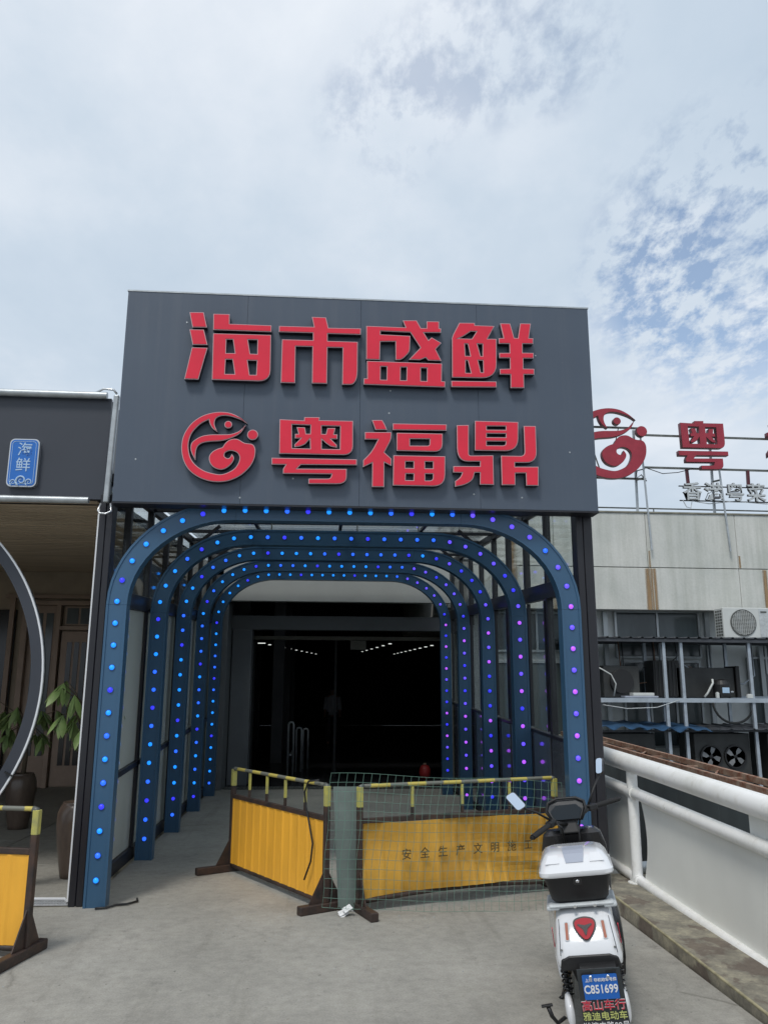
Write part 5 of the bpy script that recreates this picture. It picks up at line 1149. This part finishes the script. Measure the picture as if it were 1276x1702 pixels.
# top box: tub and lid
def boxring(z, w_, y0, y1, r=.05): return yring(z, y0, y1, w_, r, 5)
tub = MB().loft([boxring(.762, .24, -.01, .24, .035), boxring(.78, .262, -.03, .26, .045), boxring(.91, .305, -.06, .29, .045), boxring(.925, .310, -.062, .292, .045)]).build('top_box', 'matte_black', sc, smooth=True, edge=True)
lid = MB().loft([boxring(.912, .332, -.078, .305, .05), boxring(.920, .342, -.084, .310, .05), boxring(.940, .342, -.084, .310, .05), boxring(.946, .330, -.076, .303, .05),
                 boxring(.985, .312, -.05, .29, .05), boxring(1.018, .270, .0, .26, .045), boxring(1.030, .225, .035, .235, .04)]).build('lid', 'scooter_white', tub, smooth=True, edge=True)
MB().loft([[(-.035, -.056, .982), (.035, -.056, .982), (.035, -.030, 1.0), (-.035, -.030, 1.0)][::1], [(-.04, -.006, 1.0195), (.04, -.006, 1.0195), (.04, .03, 1.032), (-.04, .03, 1.032)]]).v
pt = MB().add([(-.040, -.0535, .9835), (.040, -.0535, .9835), (.047, -.0035, 1.0205), (-.047, -.0035, 1.0205), (.050, .033, 1.0335), (-.050, .033, 1.0335), (.05, .13, 1.0345), (-.05, .13, 1.0345)], [(0,1,2,3), (3,2,4,5), (5,4,6,7)]).build('lid_patch', 'grey_patch', lid, solid=.003)
for s in (-1, 1):
    MB().add([(s*.07, -.0545, .983), (s*.135, -.0545, .983), (s*.118, -.006, 1.0185), (s*.075, -.006, 1.0185)], [(0,1,2,3)]).build('lid_facet', 'scooter_white', lid, solid=.005)
lk_ = link('lock_plate', xz(curve_mesh([rrect(.042, .042, .012)], .008, 0, 'scooter_black', 'lock')), tub, loc=(0, -.058, .885)); lk_.rotation_euler = (.2, 0, 0)
cyl = MB().lathe([(.001, .006), (.0085, .006), (.0085, 0)], 16, caps=False).mesh('key', 'chrome', True); cyl.transform(Matrix.Rotation(math.radians(90), 4, 'X')); link('key_barrel', cyl, lk_, loc=(0, -.004, .002))
# seat, floor, front shield
MB().loft([sring(.26, 0, .74, .25, .10), sring(.34, 0, .765, .29, .11), sring(.55, 0, .755, .29, .11), sring(.72, 0, .735, .22, .09), sring(.78, 0, .72, .12, .05)]).build('seat', 'matte_black', sc, smooth=True)
MB().loft([sring(.10, .03, .50, .27, .34, e=4), sring(.40, .03, .50, .30, .40, e=4), sring(.70, .02, .46, .30, .44, e=4), sring(.78, 0, .36, .28, .26, e=4)]).build('under_seat', 'scooter_black', sc, smooth=True)
MB().box(-.17, .17, .60, 1.12, .24, .30).build('floorboard', 'matte_black', sc, bevel=.02)
for s in (-1, 1): MB().loft([sring(.15, s*.14, .36, .03, .12), sring(.5, s*.158, .36, .04, .22), sring(1.0, s*.17, .28, .035, .10)]).build('side_skirt', 'scooter_white' if s < 0 else 'scooter_black', sc, smooth=True)
def shl(z, w_, y, t=.06): return yring(z, y, y + t, w_, .028, 5)
MB().loft([shl(.26, .26, 1.00, .2), shl(.45, .33, .99, .14), shl(.65, .37, .98, .12), shl(.85, .37, .94, .13), shl(.945, .33, .92, .13), shl(.975, .27, .94, .09)]).build('leg_shield', 'scooter_black', sc, smooth=True, edge=True)
MB().box(-.12, .12, .912, .925, .62, .80).build('glove_box', 'matte_black', sc, bevel=.02)
MB().lathe([(.022, 0), (.022, .004), (.017, .006), (.001, .006)], 18, (.10, .98, .974)).build('charge_cap', 'silver', sc, smooth=True)
MB().loft([sring(1.02, 0, .55, .30, .5), sring(1.18, 0, .50, .26, .40), sring(1.28, 0, .46, .12, .2)]).build('front_fairing', 'scooter_white', sc, smooth=True)
for s in (-1, 1): MB().tube([(s*.07, 1.24, .225), (s*.07, 1.08, .62)], .02, 8).build('fork', 'steel_dull', sc, smooth=True)
MB().loft([sring(1.00, 0, .42, .10, .02), sring(1.1, 0, .47, .13, .03), sring(1.24, 0, .475, .13, .03), sring(1.42, 0, .42, .11, .02)]).build('front_mudguard', 'scooter_white', sc, smooth=True)
# steering, turned a little to the left
st_ = MB().tube([(0, 1.04, .60), (0, .96, .92), (0, .945, .965)], .024, 10).build('steering_column', 'matte_black', sc, smooth=True)
HL, HR = Vector((-0.215, 0.604, 1.005)), Vector((0.316, 1.172, 1.119))
HC = Vector((-0.007, 0.893, 1.021))
def hb(a, b, t): return a.lerp(b, t)
kL = hb(HC, HL, .42) + Vector((0, .02, .045)); kR = hb(HC, HR, .42) + Vector((0, .02, .035))
MB().tube([HC + Vector((-.01, 0, 0)), HC + (kL - HC) * .6, kL, hb(kL, HL, .3)], .013, 8).tube([HC, HC + (kR - HC) * .6, kR, hb(kR, HR, .3)], .013, 8).build('handlebar', 'matte_black', st_, smooth=True)
for k_, H_e in ((kL, HL), (kR, HR)):
    g0 = hb(k_, H_e, .18)
    gg = MB().tube([g0, hb(g0, H_e, .5), hb(g0, H_e, .93)], [.0175, .019, .0175], 12).build('grip', 'rubber', st_, smooth=True, edge=True)
    MB().tube([hb(g0, H_e, .94), H_e], .012, 10).build('bar_end', 'matte_black', gg)
    MB().bar(hb(k_, H_e, -.08), hb(k_, H_e, .2), .045, .045).build('switch_pod', 'matte_black', gg, bevel=.01)
    d = (H_e - k_).normalized(); fw = Vector((0, .055, -.01))
    MB().tube([k_ + fw * .3, hb(k_, H_e, .25) + fw, hb(k_, H_e, .6) + fw * 1.1, hb(k_, H_e, .95) + fw * .9], [.007, .006, .005, .006], 6).build('brake_lever', 'scooter_black', gg, smooth=True)
# instrument hood and screen
D0 = Vector((-0.005, 0.935, 1.104))
ds = MB().loft([[(D0.x + x*1.2, D0.y + y, D0.z + z*1.3) for x, z, y in r] for r in (
    [(-.075, -.045, -.06), (.065, -.045, -.06), (.088, .015, -.035), (.085, .05, -.02), (.055, .065, -.01), (-.055, .065, -.01), (-.095, .05, -.02), (-.098, .01, -.035)],
    [(-.065, -.05, .05), (.06, -.05, .05), (.075, .01, .06), (.07, .045, .06), (.045, .06, .06), (-.045, .06, .06), (-.078, .045, .06), (-.08, .005, .06)])]).build('instrument_hood', 'scooter_black', st_, bevel=.01)
sr = MB().add([(D0.x - 0.0744, D0.y - .064, D0.z - 0.0455), (D0.x + 0.0624, D0.y - .064, D0.z - 0.0455), (D0.x + 0.0840, D0.y - .045, D0.z + 0.0156), (D0.x + 0.0540, D0.y - .038, D0.z + 0.0494), (D0.x - 0.0600, D0.y - .038, D0.z + 0.0494), (D0.x - 0.0936, D0.y - .045, D0.z + 0.0130)], [(0,1,2,3,4,5)]).build('screen', 'screen', ds, solid=.004)
MB().tube([(D0.x - 0.0840, D0.y - .05, D0.z - 0.0585), (D0.x - 0.1200, D0.y - .042, D0.z + 0.0130), (D0.x - 0.1020, D0.y - .03, D0.z + 0.0715), (D0.x - 0.0480, D0.y - .02, D0.z + 0.0936), (D0.x + 0.0600, D0.y - .02, D0.z + 0.0910), (D0.x + 0.1020, D0.y - .03, D0.z + 0.0650), (D0.x + 0.1080, D0.y - .042, D0.z + 0.0130), (D0.x + 0.0720, D0.y - .055, D0.z - 0.0585)], .009, 8).build('hood_rim', 'matte_black', ds, smooth=True)
MB().loft([[(HC.x - .06, HC.y - .03, HC.z - .06), (HC.x + .06, HC.y - .03, HC.z - .06), (HC.x + .05, HC.y + .05, HC.z - .05), (HC.x - .05, HC.y + .05, HC.z - .05)], [(D0.x - .045, D0.y - .04, D0.z - .04), (D0.x + .045, D0.y - .04, D0.z - .04), (D0.x + .04, D0.y + .04, D0.z - .04), (D0.x - .04, D0.y + .04, D0.z - .04)]]).build('handlebar_cover', 'matte_black', st_, bevel=.012)
for pts in ([kR + Vector((-.02, -.01, .0)), kR + Vector((-.06, -.03, -.03)), HC + Vector((.05, -.02, -.05)), (.04, .93, .80)], [kR + Vector((0, -.02, .01)), kR + Vector((-.05, -.03, .03)), HC + Vector((.04, .03, -.02)), (.02, .95, .82)], [kL + Vector((.02, -.01, 0)), kL + Vector((.05, -.035, -.04)), HC + Vector((-.04, -.03, -.06)), (-.03, .93, .80)]):
    MB().tube(pts, .006, 6).build('brake_cable', 'matte_black', st_, smooth=True)
# mirrors
def mirror(c, w_, h_, rot, base, dpt=.014):
    c = Vector(c); o = link('mirror', xz(curve_mesh([rrect(w_, h_, .018)], dpt, 0, 'scooter_black', 'mirror')), st_, loc=tuple(c)); o.rotation_euler = rot
    link('mirror_glass', xz(curve_mesh([rrect(w_ - .006, h_ - .006, .016)], .003, 0, 'mirror', 'glass')), o, loc=(0, -dpt/2 - .001, 0))
    low = c + (Euler(rot).to_matrix() @ Vector((0, 0, -h_/2 + .01)))
    MB().tube([tuple(base), tuple((Vector(base) + low) / 2 + Vector((0, .01, .01))), tuple(low + Vector((0, .01, 0)))], .0075, 6).build('mirror_stalk', 'matte_black', st_, smooth=True)
mirror((-0.274, 0.67, 1.242), .062, .125, (math.radians(-24), math.radians(-30), math.radians(10)), kL + Vector((-.0, 0, .01)))
mirror((0.231, 1.148, 1.369), .050, .118, (math.radians(-20), math.radians(-6), math.radians(-38)), kR + Vector((-.01, 0, .01)))
# rear suspension, swing arm covers
for s in (-1, 1):
    sh = MB().tube([(s*.118, .02, .47), (s*.122, .0, .27)], .010, 8).build('shock_absorber', 'matte_black', sc)
    MB().tube([(s*.118 + .021*math.cos(a*2*math.pi*7), .02 - .02*a + .021*math.sin(a*2*math.pi*7), .46 - .18*a) for a in [k/84 for k in range(85)]], .0048, 5).build('spring', 'scooter_black', sh, smooth=True)
    MB().loft([sring(-.10, s*.118, .205, .028, .11, 16, 2.5), sring(-.04, s*.124, .215, .040, .16, 16, 2.5), sring(.15, s*.12, .23, .04, .12, 16, 2.5), sring(.35, s*.11, .25, .04, .10, 16, 2.5)]).build('swing_arm_cover', 'scooter_white', sc, smooth=True)
# mudflap with plate and lettering
FT = math.radians(9)
fl = link('mudflap', MB().add([(-.088, 0, .105), (.088, 0, .105), (.098, 0, -.22), (-.098, 0, -.22), (-.088, .006, .105), (.088, .006, .105), (.098, .006, -.22), (-.098, .006, -.22)], [(0,1,2,3), (7,6,5,4), (0,4,5,1), (1,5,6,2), (2,6,7,3), (3,7,4,0)]).mesh('mudflap', 'flap_grey'), sc, loc=(0.028, -.19, .342)); fl.rotation_euler = (FT, 0, 0); fl.scale = (1.04, 1, 1.31)
for s in (-1, 1): MB().bar((s*.05 - .022, -.002, .090 + .003*s), (s*.05 + .022, -.002, .094 + .003*s), .004, .007).build('slot', 'matte_black', fl)
MB().box(-.075, .075, .008, .16, .08, .095).build('flap_bracket', 'matte_black', fl)
pl = link('licence_plate', xz(curve_mesh([rrect(.142, .100, .006)], .003, 0, 'plate_blue', 'plate')), fl, loc=(.0, -.006, .035)); pl.rotation_euler = (0, 0, 0)
link('lettering', xz(text_mesh('上海 非机动车号牌', .0155, 'print_white', bold=.0002)), pl, loc=(.004, -.0025, .028))
link('lettering', xz(text_mesh('C851699', .047, 'print_white', bold=.0008, sx=.80)), pl, loc=(0.0, -.0025, -.010))
for s in (-1, 1):
    b_ = MB().lathe([(.001, .004), (.006, .003), (.007, 0)], 12, caps=False).mesh('bolt', 'chrome', True); b_.transform(Matrix.Rotation(math.radians(90), 4, 'X')); link('bolt', b_, pl, loc=(s * .036, -.002, .041))
for body, z, size, m_, sx in (('高山车行', -.043, .046, 'print_red', .98), ('雅迪电动车', -.085, .037, 'print_yellow', .98), ('淞滨支路89号', -.124, .033, 'print_white', .95)):
    if m_ == 'print_red': link('lettering', xz(text_mesh(body, size, 'print_white', bold=.0009, sx=sx, spacing=1.02)), fl, loc=(0, -.0015, z))
    link('lettering', xz(text_mesh(body, size, m_, bold=.0, sx=sx, spacing=1.02)), fl, loc=(0, -.0050, z))
# foot peg folded out on the left, side stand
MB().tube([(-.15, -.02, .17), (-.185, -.05, .155), (-.205, -.07, .20), (-.215, -.08, .25)], .010, 8).build('foot_peg', 'matte_black', sc, smooth=True)
MB().bar((-.245, -.085, .258), (-.195, -.08, .262), .02, .012).build('peg_pad', 'matte_black', sc, bevel=.003)
MB().tube([(-.10, .62, .24), (-.17, .58, .04), (-.185, .56, .035)], .012, 8).build('side_stand', 'matte_black', sc, smooth=True)
